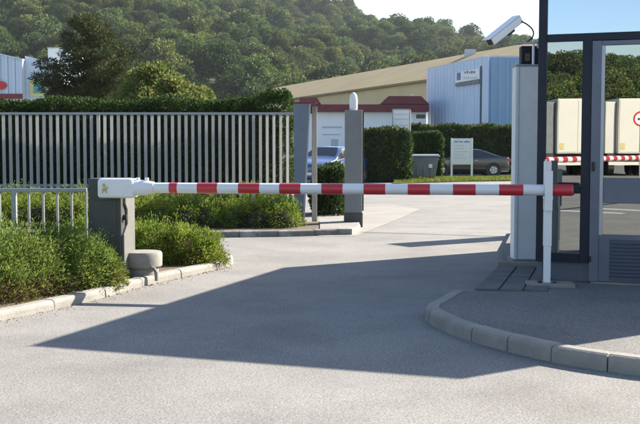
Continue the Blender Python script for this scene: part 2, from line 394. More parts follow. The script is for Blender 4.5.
# loose grit and leaf litter along the left kerb
def grit(name, path, n, spread, seed, m, r0, r1):
    rng = np.random.default_rng(seed); pts = np.array([(p.x, p.y) for p in path]); seg = np.linalg.norm(np.diff(pts, axis=0), axis=1); cum = np.concatenate([[0], np.cumsum(seg)])
    q = rng.random(n) * cum[-1]; X = np.interp(q, cum, pts[:, 0]); Y = np.interp(q, cum, pts[:, 1]); off = np.abs(rng.normal(size=n)) ** 1.5 * spread + .01; parts = []
    for x, y, o in zip(X, Y, off):
        r = rng.uniform(r0, r1); parts.append(ico((x + o * .92, y - o * .38, .002 + r * .3), (r, r * rng.uniform(.6, 1), r * .55), 1, rng, .15))
    V, F = join_parts(parts); g = obj(name, npmesh(name, V, F), m); g['kind'] = 'stuff'; return g
g_ = grit('kerb_grit', lk[1:10], 260, .07, 61, 'concrete', .002, .006); g_['label'] = 'loose grit and leaf litter along the left kerb'; g_['category'] = 'grit'
g_ = grit('kerb_litter', lk[1:10], 170, .045, 62, 'twig_brown', .003, .009); g_['label'] = 'brown leaf crumbs lying against the left kerb'; g_['category'] = 'leaf litter'

# far verge
sheet('grass_verge', [G(392, 184)[:2], G(470, 181.6)[:2], G(560, 180.6)[:2], G(560, 177)[:2], G(440, 177)[:2], G(400, 180)[:2]], .05, 'grass', .1)
def blades(name, quad, n, L, seed, m='grass', z=.04):
    rng = np.random.default_rng(seed); q = [np.array(p) for p in quad]
    u = rng.random((n, 1)); v = rng.random((n, 1)); p = (q[0] * (1 - u) + q[1] * u) * (1 - v) + (q[3] * (1 - u) + q[2] * u) * v
    P = np.concatenate([p, np.full((n, 1), z)], 1); V, F = leaves(P, np.concatenate([rng.normal(size=(n, 2)) * .4, np.ones((n, 1))], 1), L, L * .2, rng)
    o = obj(name, npmesh(name, V, F), m); return o
gq = [G(394, 183.6)[:2], G(558, 180.6)[:2], G(558, 177.3)[:2], G(402, 180)[:2]]
gb = blades('verge_grass', gq, 9000, .12, 3); gb['kind'] = 'stuff'; gb['label'] = 'sunlit short grass along the far kerb'; gb['category'] = 'grass'

# ------------------------------------------------------------------ forest on the hills (one far-off mass)
def hill_z(x, y):
    t = np.clip((y - 215) / 440, 0, 1.25); crest = np.interp(x, [-500, -230, -60, -20, 5, 45, 90, 130, 260, 420], [118, 106, 98, 89, 80, 70, 60, 47, 14, 2])
    und = 5 * np.sin(x * .032 + y * .011) + 3.5 * np.sin(x * .071 - y * .03 + 1) + 3 * np.sin(y * .055 + .02 * x)
    return crest * np.where(t < 1, t ** .92, 1 - (t - 1) * .4) + und * np.clip(t * 4, 0, 1) * np.clip(crest / 50, .1, 1) - 1.0
def hill_mesh(name, xs, ys, fz, xf=lambda x, y: (x, y)):
    X, Y = np.meshgrid(xs, ys); Z = fz(X, Y); X2, Y2 = xf(X, Y); V = np.stack([X2, Y2, Z], -1).reshape(-1, 3)
    nx = len(xs); I = np.arange(len(ys) * nx).reshape(len(ys), nx)
    F = np.stack([I[:-1, :-1], I[:-1, 1:], I[1:, 1:], I[1:, :-1]], -1).reshape(-1, 4)
    return struct(obj(name, npmesh(name, V, F), 'hill_ground', smooth=True))
hill_mesh('hill', np.arange(-520, 521, 14.), np.arange(205, 790, 11.), hill_z)

def crown_variant(i):
    rng = np.random.default_rng(100 + i); parts = []
    h = rng.uniform(7.5, 10.5); rad = rng.uniform(3.2, 4.4); nb = rng.integers(13, 20); zc = h * .5
    for b in range(nb):
        d0 = sph(rng, 1)[0]; d0[2] = abs(d0[2]) * 1.1 - .25; rr = rng.uniform(.45, .72)
        c = np.array([d0[0] * rad * rr, d0[1] * rad * rr, zc + d0[2] * h * .5 * rr]); s = rng.uniform(.32, .52) * rad
        n = 330; d = sph(rng, n); d = d[d[:, 2] > -.5]; n = len(d); P = c + d * np.array([s, s, s * .85]) * rng.uniform(.8, 1.06, (n, 1))
        parts.append(leaves(P, d * .7 + rng.normal(size=(n, 3)) * .6, .42, .36, rng))
    V, F = join_parts(parts)
    me = npmesh('crown_variant', V, F); me.materials.append(MATS['wood'])
    return bpy.data.objects.new('crown_variant', me)
vcol = bpy.data.collections.new('crown_variants')
for i in range(7): vcol.objects.link(crown_variant(i))
def forest(name, P, S, RZ, ID, label):
    me = bpy.data.meshes.new(name); me.from_pydata([tuple(p) for p in P], [], [])
    for an, ty, arr in (('tree_scale', 'FLOAT', S), ('tree_turn', 'FLOAT', RZ), ('tree_kind', 'INT', ID)):
        a = me.attributes.new(an, ty, 'POINT'); a.data.foreach_set('value', np.asarray(arr))
    o = bpy.data.objects.new(name, me); COL.objects.link(o); o['kind'] = 'stuff'; o['label'] = label; o['category'] = 'forest'
    ng = bpy.data.node_groups.new(name, 'GeometryNodeTree')
    ng.interface.new_socket('Geometry', in_out='INPUT', socket_type='NodeSocketGeometry'); ng.interface.new_socket('Geometry', in_out='OUTPUT', socket_type='NodeSocketGeometry')
    gi = ng.nodes.new('NodeGroupInput'); go = ng.nodes.new('NodeGroupOutput'); ip = ng.nodes.new('GeometryNodeInstanceOnPoints'); ci = ng.nodes.new('GeometryNodeCollectionInfo')
    ci.inputs['Collection'].default_value = vcol; ci.inputs['Separate Children'].default_value = True; ci.inputs['Reset Children'].default_value = True
    def att(nm, ty):
        a = ng.nodes.new('GeometryNodeInputNamedAttribute'); a.data_type = ty; a.inputs['Name'].default_value = nm; return a.outputs['Attribute']
    cx = ng.nodes.new('ShaderNodeCombineXYZ'); ng.links.new(att('tree_turn', 'FLOAT'), cx.inputs[2])
    ng.links.new(gi.outputs[0], ip.inputs['Points']); ng.links.new(ci.outputs[0], ip.inputs['Instance']); ip.inputs['Pick Instance'].default_value = True
    ng.links.new(att('tree_kind', 'INT'), ip.inputs['Instance Index']); ng.links.new(cx.outputs[0], ip.inputs['Rotation']); ng.links.new(att('tree_scale', 'FLOAT'), ip.inputs['Scale'])
    ng.links.new(ip.outputs[0], go.inputs[0])
    md = o.modifiers.new('trees', 'NODES'); md.node_group = ng; return o
rng = np.random.default_rng(5)
gx, gy = np.meshgrid(np.arange(-330, 330, 6.7), np.arange(222, 690, 7.0)); gx = gx.ravel(); gy = gy.ravel()
keep = np.abs(gx + 10) < (gy * .34 + 55); gx, gy = gx[keep], gy[keep]
gx = gx + rng.uniform(-2.6, 2.6, len(gx)); gy = gy + rng.uniform(-2.6, 2.6, len(gx)); nT = len(gx)
sc = np.clip(1.05 * rng.lognormal(0, .27, nT), .6, 1.9)
forest('hillside_forest', np.stack([gx, gy, hill_z(gx, gy) - .8 * sc], 1), sc, rng.uniform(0, 6.28, nT), rng.integers(0, 7, nT), 'dense mixed green woodland covering the whole hillside')

# ------------------------------------------------------------------ guard booth with mirrored glazing
BA = R(-19.3); bu = Vector((math.cos(BA), math.sin(BA), 0)); bv = Vector((-bu.y, bu.x, 0))     # along the front, into the booth
K0 = G(600, 283, ZP)                                                                          # a point where the front meets the pavement
def fp(px, py):
    """photo pixel -> (u, z) on the booth's front plane, u measured along the front"""
    r = ray(px, py); t = (K0 - Vector((0, 0, EYE))).dot(bv) / r.dot(bv); p = Vector((0, 0, EYE)) + r * t
    return (p - K0).dot(bu), p.z
U0 = fp(537, 150)[0]; F0 = K0 + bu * U0; BW, BD, BH = 3.2, 5.1, 3.15
booth = thing('guard_booth', 'navy framed guard booth with mirrored glass standing on the kerbed pavement', 'booth', (F0.x, F0.y, 0), BA)
def U(px, py=150): return fp(px, py)[0] - U0
def Z(py, px=590): return fp(px, py)[1]
zf0 = Z(262, 560); zt = Z(33, 590)
cw = U(545.5) - U(537)
part = lambda nm, x0, x1, y0, y1, z0, z1, m, par=booth, bev=.004: obj(nm, MB().box(x0, x1, y0, y1, z0, z1), m, par, bevel=bev, seg=1)
u1, u2 = U(581), U(590.5); zr = 3.02
part('corner_column', 0, cw, 0, .1, zf0, zr, 'navy')
part('mullion', u1, u2, 0, .09, zf0, zt, 'navy')
part('transom', cw, BW, .002, .09, zt - .075, zt, 'navy')
part('bottom_rail', cw, u1, .002, .09, zf0, Z(253, 560), 'navy')
part('middle_rail', cw, u1, .004, .085, Z(193.5, 560), Z(186, 560), 'navy')
part('glass_pane', cw, u1, .03, .04, Z(186, 560), zt - .075, 'glass_mirror', bev=0)
part('glass_pane', cw, u1, .03, .04, Z(253, 560), Z(193.5, 560), 'glass_mirror', bev=0)
for a, b in ((cw, 1.66), (1.70, BW - .09)): part('glass_pane', a, b, .03, .04, zt, zr, 'glass_top', bev=0)
part('mullion', 1.66, 1.70, .0, .09, zt, zr, 'navy')
part('corner_column', BW - .09, BW, 0, .1, ZP, zr, 'navy')
part('roof', -.004, BW + .004, -.004, BD + .004, zr, BH, 'navy', bev=.01)
part('plinth', .09, u2, .12, .2, 0, zf0, 'alu')
# door leaf right of the narrow pane
xd0, xd1 = u2, 1.62; door = part('door', xd0 + .002, xd0 + .002 + (U(600) - u2), -.004, .08, ZP + .012, zt - .078, 'alu')   # hinge stile; the rest of the leaf are its sub-parts
s1 = U(603.5)
part('door_frame', U(600), xd1, .006, .075, zt - .125, zt - .078, 'alu', door)
part('frame_bead', U(600), s1, .0, .07, Z(235), zt - .125, 'alu_light', door, .003)
part('glass_pane', s1, xd1 - .05, .03, .04, Z(178, 620), zt - .125, 'glass_mirror', door, 0)
part('door_panel', s1, xd1 - .05, .012, .06, Z(203.5, 620), Z(178, 620), 'alu', door)
part('glass_pane', s1, xd1 - .05, .03, .04, Z(235, 620), Z(203.5, 620), 'glass_mirror', door, 0)
part('door_panel', U(600), xd1 - .05, .010, .07, ZP + .012, Z(235, 620), 'alu', door)
part('door_stile', xd1 - .05, xd1, .002, .075, ZP + .012, zt - .125, 'alu', door)
l0, lz0, lz1 = U(609.5, 260), ZP + .04, Z(240, 620); nl = 11
part('louvre_frame', l0, xd1 - .09, .0, .012, lz0, lz1, 'louvre', door)
for i in range(nl):
    z = lz0 + (lz1 - lz0) * (i + .5) / nl; hh = (lz1 - lz0) / nl * .5
    obj('louvre_slat', MB().prism([(-.002, z - hh), (-.018, z - hh * .9), (-.002, z + hh * .7)], l0 + .008, xd1 - .098, 'x'), 'louvre', door)
part('door_handle', U(592), U(595), -.035, -.004, Z(171), Z(162), 'black', door, .005)
part('hinge', U(590.8), U(593), -.016, -.004, Z(262), Z(256), 'black', door, .003)
# right of the door and the other three sides
part('mullion', xd1, xd1 + .08, 0, .09, ZP, zt - .075, 'navy')
part('wall_panel', xd1 + .08, BW - .09, .01, .07, ZP, 1.0, 'alu')
part('glass_pane', xd1 + .08, BW - .09, .03, .04, 1.0, zt - .075, 'glass_mirror', bev=0)
for nm, xa, xb in (('left', .0, .06), ('right', BW - .06, BW)):
    part('wall_panel', xa, xb, .1, BD - .1, ZP, 1.05, 'alu')
    nbay = 4
    for k in range(nbay):
        ya = .1 + (BD - .2) * k / nbay; yb = .1 + (BD - .2) * (k + 1) / nbay
        part('glass_pane', xa + .02, xb - .02, ya + .03, yb - .03, 1.05, zr, 'glass_mirror', bev=0)
        if k: part('mullion', xa - .002, xb + .002, ya - .03, ya + .03, 1.05, zr, 'navy')
part('wall_panel', .06, BW - .06, BD - .08, BD, ZP, zr, 'alu')
for xa in (0, BW - .1): part('corner_column', xa, xa + .1, BD - .1, BD, ZP, zr, 'navy')
part('door_step', u2 + .02, xd1 + .1, -.02, .1, ZP - .02, ZP + .01, 'concrete')
def booth_mirror(p):
    d = (p - F0 - bv * .03).dot(bv); return p - bv * (2 * d)
def mirror_dir(v): return v - bv * (2 * v.dot(bv))

# white pillar beside the booth
pb = G(526, 261.5, ZP); wp = thing('service_pillar', 'tall white box pillar standing beside the guard booth', 'pillar', (pb.x, pb.y + .13, ZP))
hw = (538 - 514) / 2 / FPX * pb.y; ph = D(526, 66, pb.y).z - ZP
obj('shaft', MB().box(-hw, hw, -.13, .13, 0, ph), 'white_panel', wp, bevel=.012)
obj('flange', MB().box(-hw - .008, -hw + .03, -.145, -.131, .02, ph - .01), 'white_paint', wp, bevel=.004)
obj('cap', MB().box(-hw - .012, hw + .012, -.15, .15, ph, ph + .018), 'alu_light', wp, bevel=.004)
obj('junction_box', MB().box(-hw + .07, hw, -.06, .08, ph + .018, ph + .24), 'navy', wp, bevel=.008)
obj('cable_gland', MB().box(-.03, .03, -.075, -.06, ph + .06, ph + .15), 'twig_brown', wp, bevel=.006)
obj('conduit', MB().tube([(.06, -.1, ph + .018), (.06, -.1, ph + .3)], .016, 10), 'white_paint', wp, smooth=True)
obj('foot', MB().box(-hw - .03, hw + .03, -.17, .17, -.04, .03), 'concrete', wp, bevel=.01)

# security camera on the booth's corner column
cdy = F0.y + .03
A, B = D(489.5, 41.5, cdy - .12), D(518.5, 18.5, cdy + .05); ax = (B - A).normalized(); Lc = (B - A).length
cc = thing('security_camera', 'white box security camera pointing down on a bracket at the booth corner', 'camera', tuple(A))
side = ax.cross(Vector((0, 0, 1))).normalized(); upv = side.cross(ax)
def cbox(l0, l1, w, h0, h1):
    mb = MB().box(l0, l1, -w, w, h0, h1); mb.v = [tuple(ax * x + side * y + upv * z) for x, y, z in mb.v]; return mb
obj('housing', cbox(0, Lc, .052, -.05, .03), 'white_panel', cc, bevel=.012)
obj('sun_shield', cbox(-.035, Lc - .01, .06, .033, .042), 'white_paint', cc, bevel=.004)
obj('lens_window', cbox(-.004, .004, .038, -.04, .02), 'black', cc)
obj('bracket_foot', cbox(Lc * .52, Lc * .72, .03, -.075, -.05), 'black', cc, bevel=.004)
q = lambda px, py, dy=0: D(px, py, cdy + dy) - A
obj('bracket_arm', MB().tube([q(509.5, 35), q(510, 40.5), q(513, 43), q(528, 43), q(540, 42.5)], .012, 8), 'rail_grey', cc, smooth=True)
pl_ = q(541, 42.5)
obj('wall_plate', MB().box(pl_.x - .02, pl_.x + .0, pl_.y - .02, pl_.y + .1, pl_.z - .05, pl_.z + .05), 'rail_grey', cc, bevel=.004)
ck = [q(521.5, 21.5), q(527, 24.5), q(532, 29), q(533.5, 34.5), q(530, 40), q(523, 43.5), q(512, 43)]
cs = []
for i in range(len(ck) - 1):
    p0, p1, p2, p3 = ck[max(i - 1, 0)], ck[i], ck[i + 1], ck[min(i + 2, len(ck) - 1)]
    for t in (0, .25, .5, .75): cs.append(.5 * ((2 * p1) + (-p0 + p2) * t + (2 * p0 - 5 * p1 + 4 * p2 - p3) * t * t + (-p0 + 3 * p1 - 3 * p2 + p3) * t ** 3))
cs.append(ck[-1]); obj('cable', MB().tube(cs, .008, 6), 'black', cc, smooth=True)

# unseen panel added behind the booth to cast the shadow across the yard
ts = Vector((1.18, 14.85, 0)) + Vector((sdir.x, sdir.y, 0)) * (2.6 / sdir.z)
tt = thing('shadow_caster_panel', 'unseen grey panel added behind the guard booth to cast the shadow on the yard', 'sign', tuple(ts), R(123))
obj('panel', MB().box(-.3, .3, -.04, .04, .4, 2.6), 'gate_grey', tt, bevel=.01)
for x in (-.12, .12): obj('leg', MB().box(x - .025, x + .025, -.025, .025, -.1, .5), 'galv', tt)

# ------------------------------------------------------------------ traffic barrier
def tube_sec(p, q_, r, n=14): return MB().tube([p, q_], r, n)
Zarm = 1.04
def on_z(px, py, z): return G(px, py, z)
aL, aR = G(138, 187.8, Zarm), G(572.5, 190.2, Zarm)
arm_d = (aR - aL).normalized(); az = math.atan2(arm_d.y, arm_d.x)
cabx = D(103, 220, aL.y + .28)
bar = thing('traffic_barrier', 'red and white striped barrier arm on a dark grey cabinet across the lane', 'barrier', (aL.x, aL.y, 0), az)
Lm = (aR - aL).length
def al(px):     # photo column -> distance along the arm
    r = ray(px, 189); o2 = Vector((aL.x, aL.y)); d2 = Vector((arm_d.x, arm_d.y)).normalized(); k = r.x / r.y
    return (k * o2.y - o2.x) / (d2.x - k * d2.y)
c0, c1 = al(85.5), al(115)
cab = obj('cabinet', MB().box(c0 - .02, c1 + .02, .12, .52, .05, 1.13), 'anthracite', bar, bevel=.012)
obj('side_cover', MB().prism([(.14, .1), (.50, .1), (.50, 1.0), (.2, 1.0), (.2, .86), (.26, .8), (.26, .64), (.14, .54)], c1 + .021, c1 + .045, 'x'), 'cabinet_grey', cab, bevel=.004)
obj('lock', MB().tube([(c1 + .02, .2, .72), (c1 + .06, .2, .72)], .03, 12), 'black', cab, smooth=True)
obj('door_seam', MB().box(c0 + .03, c1 - .03, .112, .122, .2, .9), 'anthracite', cab, bevel=.003)
h0, h1 = al(100), al(135.5)
hou = obj('arm_head', MB().box(h0, h1, -.09, .12, Zarm - .105, Zarm + .095), 'white_paint', bar, bevel=.03, seg=3)
mbm = MB(); ex, ez = h0 + .085, Zarm - .005
fig = [(-.034, -.05), (-.02, -.052), (-.016, -.03), (.004, -.03), (.01, -.05), (.026, -.05), (.02, -.024), (.03, -.006), (.034, .02), (.022, .024), (.018, .006), (.006, .01), (.008, .036), (-.004, .052), (-.022, .046), (-.026, .028), (-.014, .02), (-.018, .0), (-.034, -.008), (-.03, -.026)]
mbm.prism([(ex + a, ez + b) for a, b in fig], -.0935, -.0895, 'y')
obj('emblem', mbm, 'emblem', hou)
arm = obj('arm', MB().tube([(al(139), 0, Zarm), (Lm, 0, Zarm)], .054, 18), 'white_paint', bar, smooth=True)
obj('arm_socket', MB().tube([(h1 - .03, 0, Zarm), (h1 + .1, 0, Zarm), (h1 + .2, 0, Zarm)], [.085, .08, .062], 16), 'white_paint', bar, smooth=True)
for px in (138, 147): obj('clamp_bolt', MB().tube([(al(px), -.0, Zarm + .05), (al(px), 0, Zarm + .105)], .02, 8), 'white_paint', bar)
bands = [(170, 178), (198, 218), (239, 260), (280, 301), (322, 343), (364, 385.5), (408, 430), (453, 475.5), (499, 523), (551, 572.3)]
for a, b in bands:
    obj('red_band', MB().tube([(al(a), 0, Zarm), (al(b), 0, Zarm)], .0556, 18), 'red_paint', arm, smooth=True)
obj('end_cap', MB().tube([(Lm, 0, Zarm), (Lm + .012, 0, Zarm)], .05, 14), 'black', arm)
# fork post
pp = G(548, 286, ZP); sp = thing('barrier_rest_post', 'slim white post with a fork holding the barrier tip by the booth', 'post', (pp.x, aL.y + (pp.x - aL.x) / arm_d.x * arm_d.y, ZP), az)
ya = sp.location.y; zz = Zarm - ZP
obj('post', MB().box(-.034, .034, -.034, .034, .01, zz - .062), 'white_paint', sp, bevel=.006)
obj('sleeve', MB().box(-.039, .039, -.039, .039, zz - .55, zz - .2), 'white_paint', sp, bevel=.006)
obj('fork_plate', MB().box(-.038, .038, -.085, -.068, zz - .2, zz + .19), 'white_paint', sp, bevel=.005)
obj('fork_plate', MB().box(-.038, .038, .068, .085, zz - .2, zz + .28), 'white_paint', sp, bevel=.005)
obj('fork_seat', MB().box(-.044, .044, -.068, .068, zz - .09, zz - .058), 'white_paint', sp, bevel=.004)
obj('guide_pin', MB().tube([(-.03, -.076, zz + .15), (-.03, -.076, zz + .3)], .011, 8), 'white_paint', sp)
obj('base_plate', MB().box(-.2, .26, -.14, .12, -.03, .03), 'concrete', sp, bevel=.008)
obj('anchor_bolt', MB().tube([(-.07, -.06, .01), (-.07, -.06, .05)], .022, 8), 'black', sp)
obj('anchor_bolt', MB().tube([(.07, -.04, .01), (.07, -.04, .04)], .022, 8), 'black', sp)

# concrete drum at the cabinet's foot
cb = G(139, 278, .07); dr = thing('concrete_drum', 'weathered round concrete block beside the barrier cabinet', 'concrete block', (cb.x, cb.y + .22, .07))
obj('lower_ring', MB().lathe([(.172, -.03), (.172, .08), (.165, .095)], 28), 'concrete', dr, smooth=True)
obj('upper_ring', MB().lathe([(.198, .095), (.212, .11), (.215, .235), (.2, .262), (.1, .272), (.02, .27)], 28), 'concrete', dr, smooth=True)
obj('drain_pipe', MB().tube([(.1, -.15, .1), (.16, -.19, .09), (.185, -.22, .06), (.19, -.23, -.03)], .022, 8), 'concrete', dr, smooth=True)

# ------------------------------------------------------------------ plants
def mound_bush(name, label, mounds, n, L, W, m, seed, group=None, up=.4, dry=.06, cat='bush', core='twig_brown'):
    rng = np.random.default_rng(seed); cx = np.mean([q_[0] for q_ in mounds]); cy = np.mean([q_[1] for q_ in mounds]); z0 = .06
    t = thing(name, label, cat, (cx, cy, z0), 0, group); P, Dd, Pd, DD = [], [], [], []
    ar = [q_[3] * q_[5] for q_ in mounds]; cores = []
    for q_, a in zip(mounds, ar):
        x, y, z, rx, ry, rz = q_; k = int(n * a / sum(ar)); d = sph(rng, k * 2); d = d[d[:, 2] > -.25][:k]; k = len(d)
        # lumpy surface: several sprays share a direction so that tufts stand out
        nt_ = max(12, k // 34); td = sph(rng, nt_ * 2); td = td[td[:, 2] > -.2][:nt_]
        idx = rng.integers(0, len(td), k); dd = unit(td[idx] + rng.normal(size=(k, 3)) * .13)
        lump = (1 + .19 * rng.normal(size=len(td)))[idx][:, None]
        rad = rng.uniform(.72, 1.0, (k, 1)) ** .6 * lump
        p = np.array([x - cx, y - cy, z - z0]) + dd * np.array([rx, ry, rz]) * rad
        dr_ = dd * np.array([1, 1, .7]) + np.array([0, 0, up]) * rng.uniform(.2, 1, (k, 1)) + rng.normal(size=(k, 3)) * .38
        ok = p[:, 2] > -.02; p, dr_, dd = p[ok], dr_[ok], dd[ok]
        isd = (p[:, 2] < .16 + .05 * rng.normal(size=len(p))) & (rng.random(len(p)) < dry * 8) | (rng.random(len(p)) < dry)
        P.append(p[~isd]); Dd.append(dr_[~isd]); Pd.append(p[isd]); DD.append(dr_[isd])
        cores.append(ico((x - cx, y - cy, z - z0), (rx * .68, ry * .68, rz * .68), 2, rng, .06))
    V, F = leaves(np.concatenate(P), np.concatenate(Dd), L, W, rng); obj('foliage', npmesh('foliage', V, F), m, t)
    V, F = leaves(np.concatenate(Pd), np.concatenate(DD), L, W * .8, rng)
    if len(V): obj('dry_foliage', npmesh('dry_foliage', V, F), 'juniper_dry', t)
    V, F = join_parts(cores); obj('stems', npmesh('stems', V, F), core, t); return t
mound_bush('juniper_bush', 'spreading green juniper in front of the railing with brown dry base at the kerb',
           [(-3.25, 9.35, .15, .55, .45, .42), (-2.95, 9.75, .18, .5, .5, .46), (-3.5, 9.9, .2, .55, .5, .46), (-3.85, 9.2, .15, .5, .5, .45), (-2.75, 9.55, .08, .36, .4, .36), (-4.2, 9.7, .2, .5, .5, .5), (-3.0, 9.1, .05, .4, .32, .3), (-3.5, 8.7, .08, .45, .4, .34)],
           110000, .042, .0105, 'juniper', 11, dry=.085)
mound_bush('juniper_bush', 'spreading juniper tucked between the barrier cabinet and the concrete drum',
           [(-2.45, 9.95, .1, .32, .36, .42), (-2.28, 10.12, .08, .24, .24, .32), (-2.65, 10.2, .15, .32, .28, .44), (-2.2, 10.06, .06, .2, .2, .3), (-2.36, 9.95, .05, .2, .2, .28)], 44000, .042, .0105, 'juniper', 12, dry=.04)
mound_bush('juniper_bush', 'low rounded juniper behind the concrete drum at the bed corner',
           [(-2.0, 12.05, .12, .36, .32, .38), (-1.62, 12.0, .1, .34, .3, .37), (-1.42, 12.12, .08, .26, .26, .32), (-2.4, 12.2, .12, .4, .35, .4), (-2.9, 12.4, .12, .4, .35, .4)], 56000, .038, .0105, 'juniper_row', 13, dry=.03)
rowm = []
rr_ = random.Random(4)
x = -8.0
while x < -.75:
    rowm.append((x, 17.75 + rr_.uniform(-.08, .08), .16, .46, .5, rr_.uniform(.50, .55))); rowm.append((x + .2, 17.35, .12, .38, .38, rr_.uniform(.38, .46))); x += .42
rowm += [(-.72, 17.5, .1, .3, .3, .36), (-.45, 17.4, .06, .16, .16, .22)]
mound_bush('juniper_hedge', 'long low juniper hedge at the foot of the slatted fence', rowm, 130000, .045, .0145, 'juniper_row', 14, dry=.02, cat='hedge', core='twig')

def box_hedge(name, label, x0, x1, y0, y1, z0, z1, n, L, W, m, seed, rz=0, top=None, rnd=.12, core='twig', lump=.05):
    rng = np.random.default_rng(seed); cx, cy = (x0 + x1) / 2, (y0 + y1) / 2; t = thing(name, label, 'hedge', (cx, cy, z0), rz)
    sx, sy, sz = x1 - x0, y1 - y0, z1 - z0; A_ = np.array([sx * sz, sx * sz, sy * sz, sy * sz, sx * sy * 1.3]); fi = rng.choice(5, n, p=A_ / A_.sum())
    u, v = rng.uniform(-.5, .5, n), rng.random(n); P = np.zeros((n, 3)); Nn = np.zeros((n, 3))
    for k, (nx, ny, nz) in enumerate(((0, -1, 0), (0, 1, 0), (-1, 0, 0), (1, 0, 0), (0, 0, 1))):
        s = fi == k; Nn[s] = (nx, ny, nz)
        if k < 2: P[s] = np.stack([u[s] * sx, np.full(s.sum(), ny * sy / 2), v[s] * sz], 1)
        elif k < 4: P[s] = np.stack([np.full(s.sum(), nx * sx / 2), u[s] * sy, v[s] * sz], 1)
        else: P[s] = np.stack([u[s] * sx, (v[s] - .5) * sy, np.full(s.sum(), sz)], 1)
    dep = rng.random((n, 1)) ** 1.6 * .22
    bump_ = lump * (np.sin(P[:, :1] * 5.1 + 1) * np.sin(P[:, 1:2] * 4.3) + np.sin(P[:, 2:] * 6 + P[:, :1] * 3.2))
    P = P - Nn * dep + Nn * bump_
    if top is not None: P[:, 2] += np.where(P[:, 2] > sz * .5, np.interp(P[:, 0] + cx, top[0], top[1]), 0) * (P[:, 2] / sz)
    # rounded corners
    edge = np.maximum(0, np.abs(P[:, 0]) - sx / 2 + rnd); P[:, 2] -= np.where(P[:, 2] > sz * .6, edge ** 2 / rnd * .8, 0)
    V, F = leaves(P, Nn * .6 + rng.normal(size=(n, 3)) * .7 + np.array([0, 0, .35]), L, W, rng); obj('foliage', npmesh('foliage', V, F), m, t)
    obj('light_block_core', MB().box(-sx / 2 + .16, sx / 2 - .16, -sy / 2 + .28, sy / 2 - .28, 0, sz - .14), core, t, bevel=.08)  # solid dark box added inside the hedge to block light
    return t
# tall hedge behind the fence
box_hedge('tall_hedge', 'tall clipped dark green hedge behind the slatted fence', -9.5, D(291, 100, 21.2).x, 20.4, 22, 0, D(100, 97.5, 21.2).z - .09, 95000, .06, .036, 'hedge', 21,
          top=([-9.5, -4.5, -2, -1.4, -1.05, -.62], [.0, .0, .0, .02, .16, .2]))
# small hedge seen between the gate posts
ph0, ph1 = D(318, 165, 21.6), D(344, 165, 21.6)
box_hedge('clipped_bush', 'small clipped bush standing between the two gate posts', ph0.x - .1, ph1.x, 21.4, 22.6, 0, ph0.z - .04, 7000, .07, .04, 'hedge', 22)
# ------------------------------------------------------------------ slatted fence
fy = 19.6; zt_ = D(150, 112.5, fy).z
xa, xb = -9.0, D(290, 150, fy).x
fence = thing('slatted_fence', 'tall steel fence of pale vertical slats in front of the hedge', 'fence', (xa, fy, .085))
pitch = (D(156.75, 150, fy).x - D(150, 150, fy).x); ns = int((xb - xa) / pitch)
sl = MB(); ca, sa = math.cos(R(38)), math.sin(R(38))
pr = [(-.032, -.006), (.032, -.006), (.032, .006), (-.032, .006)]
sl.prism([(x * ca - y * sa, x * sa + y * ca) for x, y in pr], .12, zt_ - .085 - .03); slm = sl.mesh('slat'); fixn(slm)
for i in range(ns):
    o = obj('slat', slm, 'slat_grey', fence); o.location.x = (xb - xa) - .05 - i * pitch
    o.rotation_euler = (0, 0, random.uniform(-.05, .05))
Lf = xb - xa
obj('top_rail', MB().box(0, Lf + .06, -.03, .03, zt_ - .085 - .045, zt_ - .085), 'rail_grey', fence, bevel=.004)
obj('bottom_rail', MB().box(0, Lf + .06, -.03, .03, .07, .12), 'rail_grey', fence, bevel=.004)
obj('middle_rail', MB().box(0, Lf, .03, .05, .60, .66), 'rail_grey', fence, bevel=.004)
for k in (4, 28, 52): x = Lf - .05 - k * pitch; obj('fence_post', MB().box(x - .022, x + .022, .035, .08, -.1, zt_ - .12), 'rail_grey', fence, bevel=.004)

# gate posts
g0 = 18.6
gp = thing('gate_guide_post', 'blue grey steel gate guide with a tapered plate and a narrow rear leg', 'gate post', (D(304, 220, g0).x, g0, .085))
X = lambda px, y=g0: D(px, 150, y).x - gp.location.x
ztop = D(304, 103.5, g0).z - .085
obj('front_plate', MB().prism([(X(294.5), -.12), (X(302.5), -.12), (X(303.5), .3), (X(309.3), ztop), (X(293.5), ztop)], -.012, .012, 'y'), 'gate_blue', gp, bevel=.003)
obj('plate_edge', MB().prism([(X(302.5), -.12), (X(304.3), -.12), (X(305.3), .3), (X(310.8), ztop), (X(309.3), ztop), (X(303.5), .3)], -.012, .05, 'y'), 'slat_grey', gp)  # paler grey than the plate: sun on its edge put into the colour
obj('rear_leg', MB().box(X(311.8, g0 + .3), X(317, g0 + .3), .25, .35, -.12, ztop - .05), 'weathered', gp, bevel=.006)
obj('cap', MB().box(X(293), X(317, g0 + .3), -.03, .37, ztop, ztop + .03), 'red_roof', gp, bevel=.004)
obj('guide_roller', MB().box(X(309.5), X(312.5), .08, .2, ztop - .18, ztop - .06), 'black', gp, bevel=.01)
obj('side_web', MB().box(X(294), X(297), .012, .3, .1, ztop), 'gate_blue', gp)
g1 = G(353.5, 222, .1)
gp2 = thing('gate_post', 'square grey concrete gate post with a white rounded beacon on top', 'gate post', (g1.x, g1.y + .14, .1))
zt2 = D(353, 110, g1.y).z - .1; hw = 8.6 / FPX * g1.y
obj('shaft', MB().box(-hw, hw, -.14, .14, -.1, zt2), 'gate_grey', gp2, bevel=.012)
obj('side_channel', MB().box(hw, hw + .03, -.1, .1, .2, zt2 - .02), 'black', gp2, bevel=.004)
obj('foot', MB().box(-hw - .012, hw + .012, -.155, .155, -.1, .17), 'anthracite', gp2, bevel=.01)
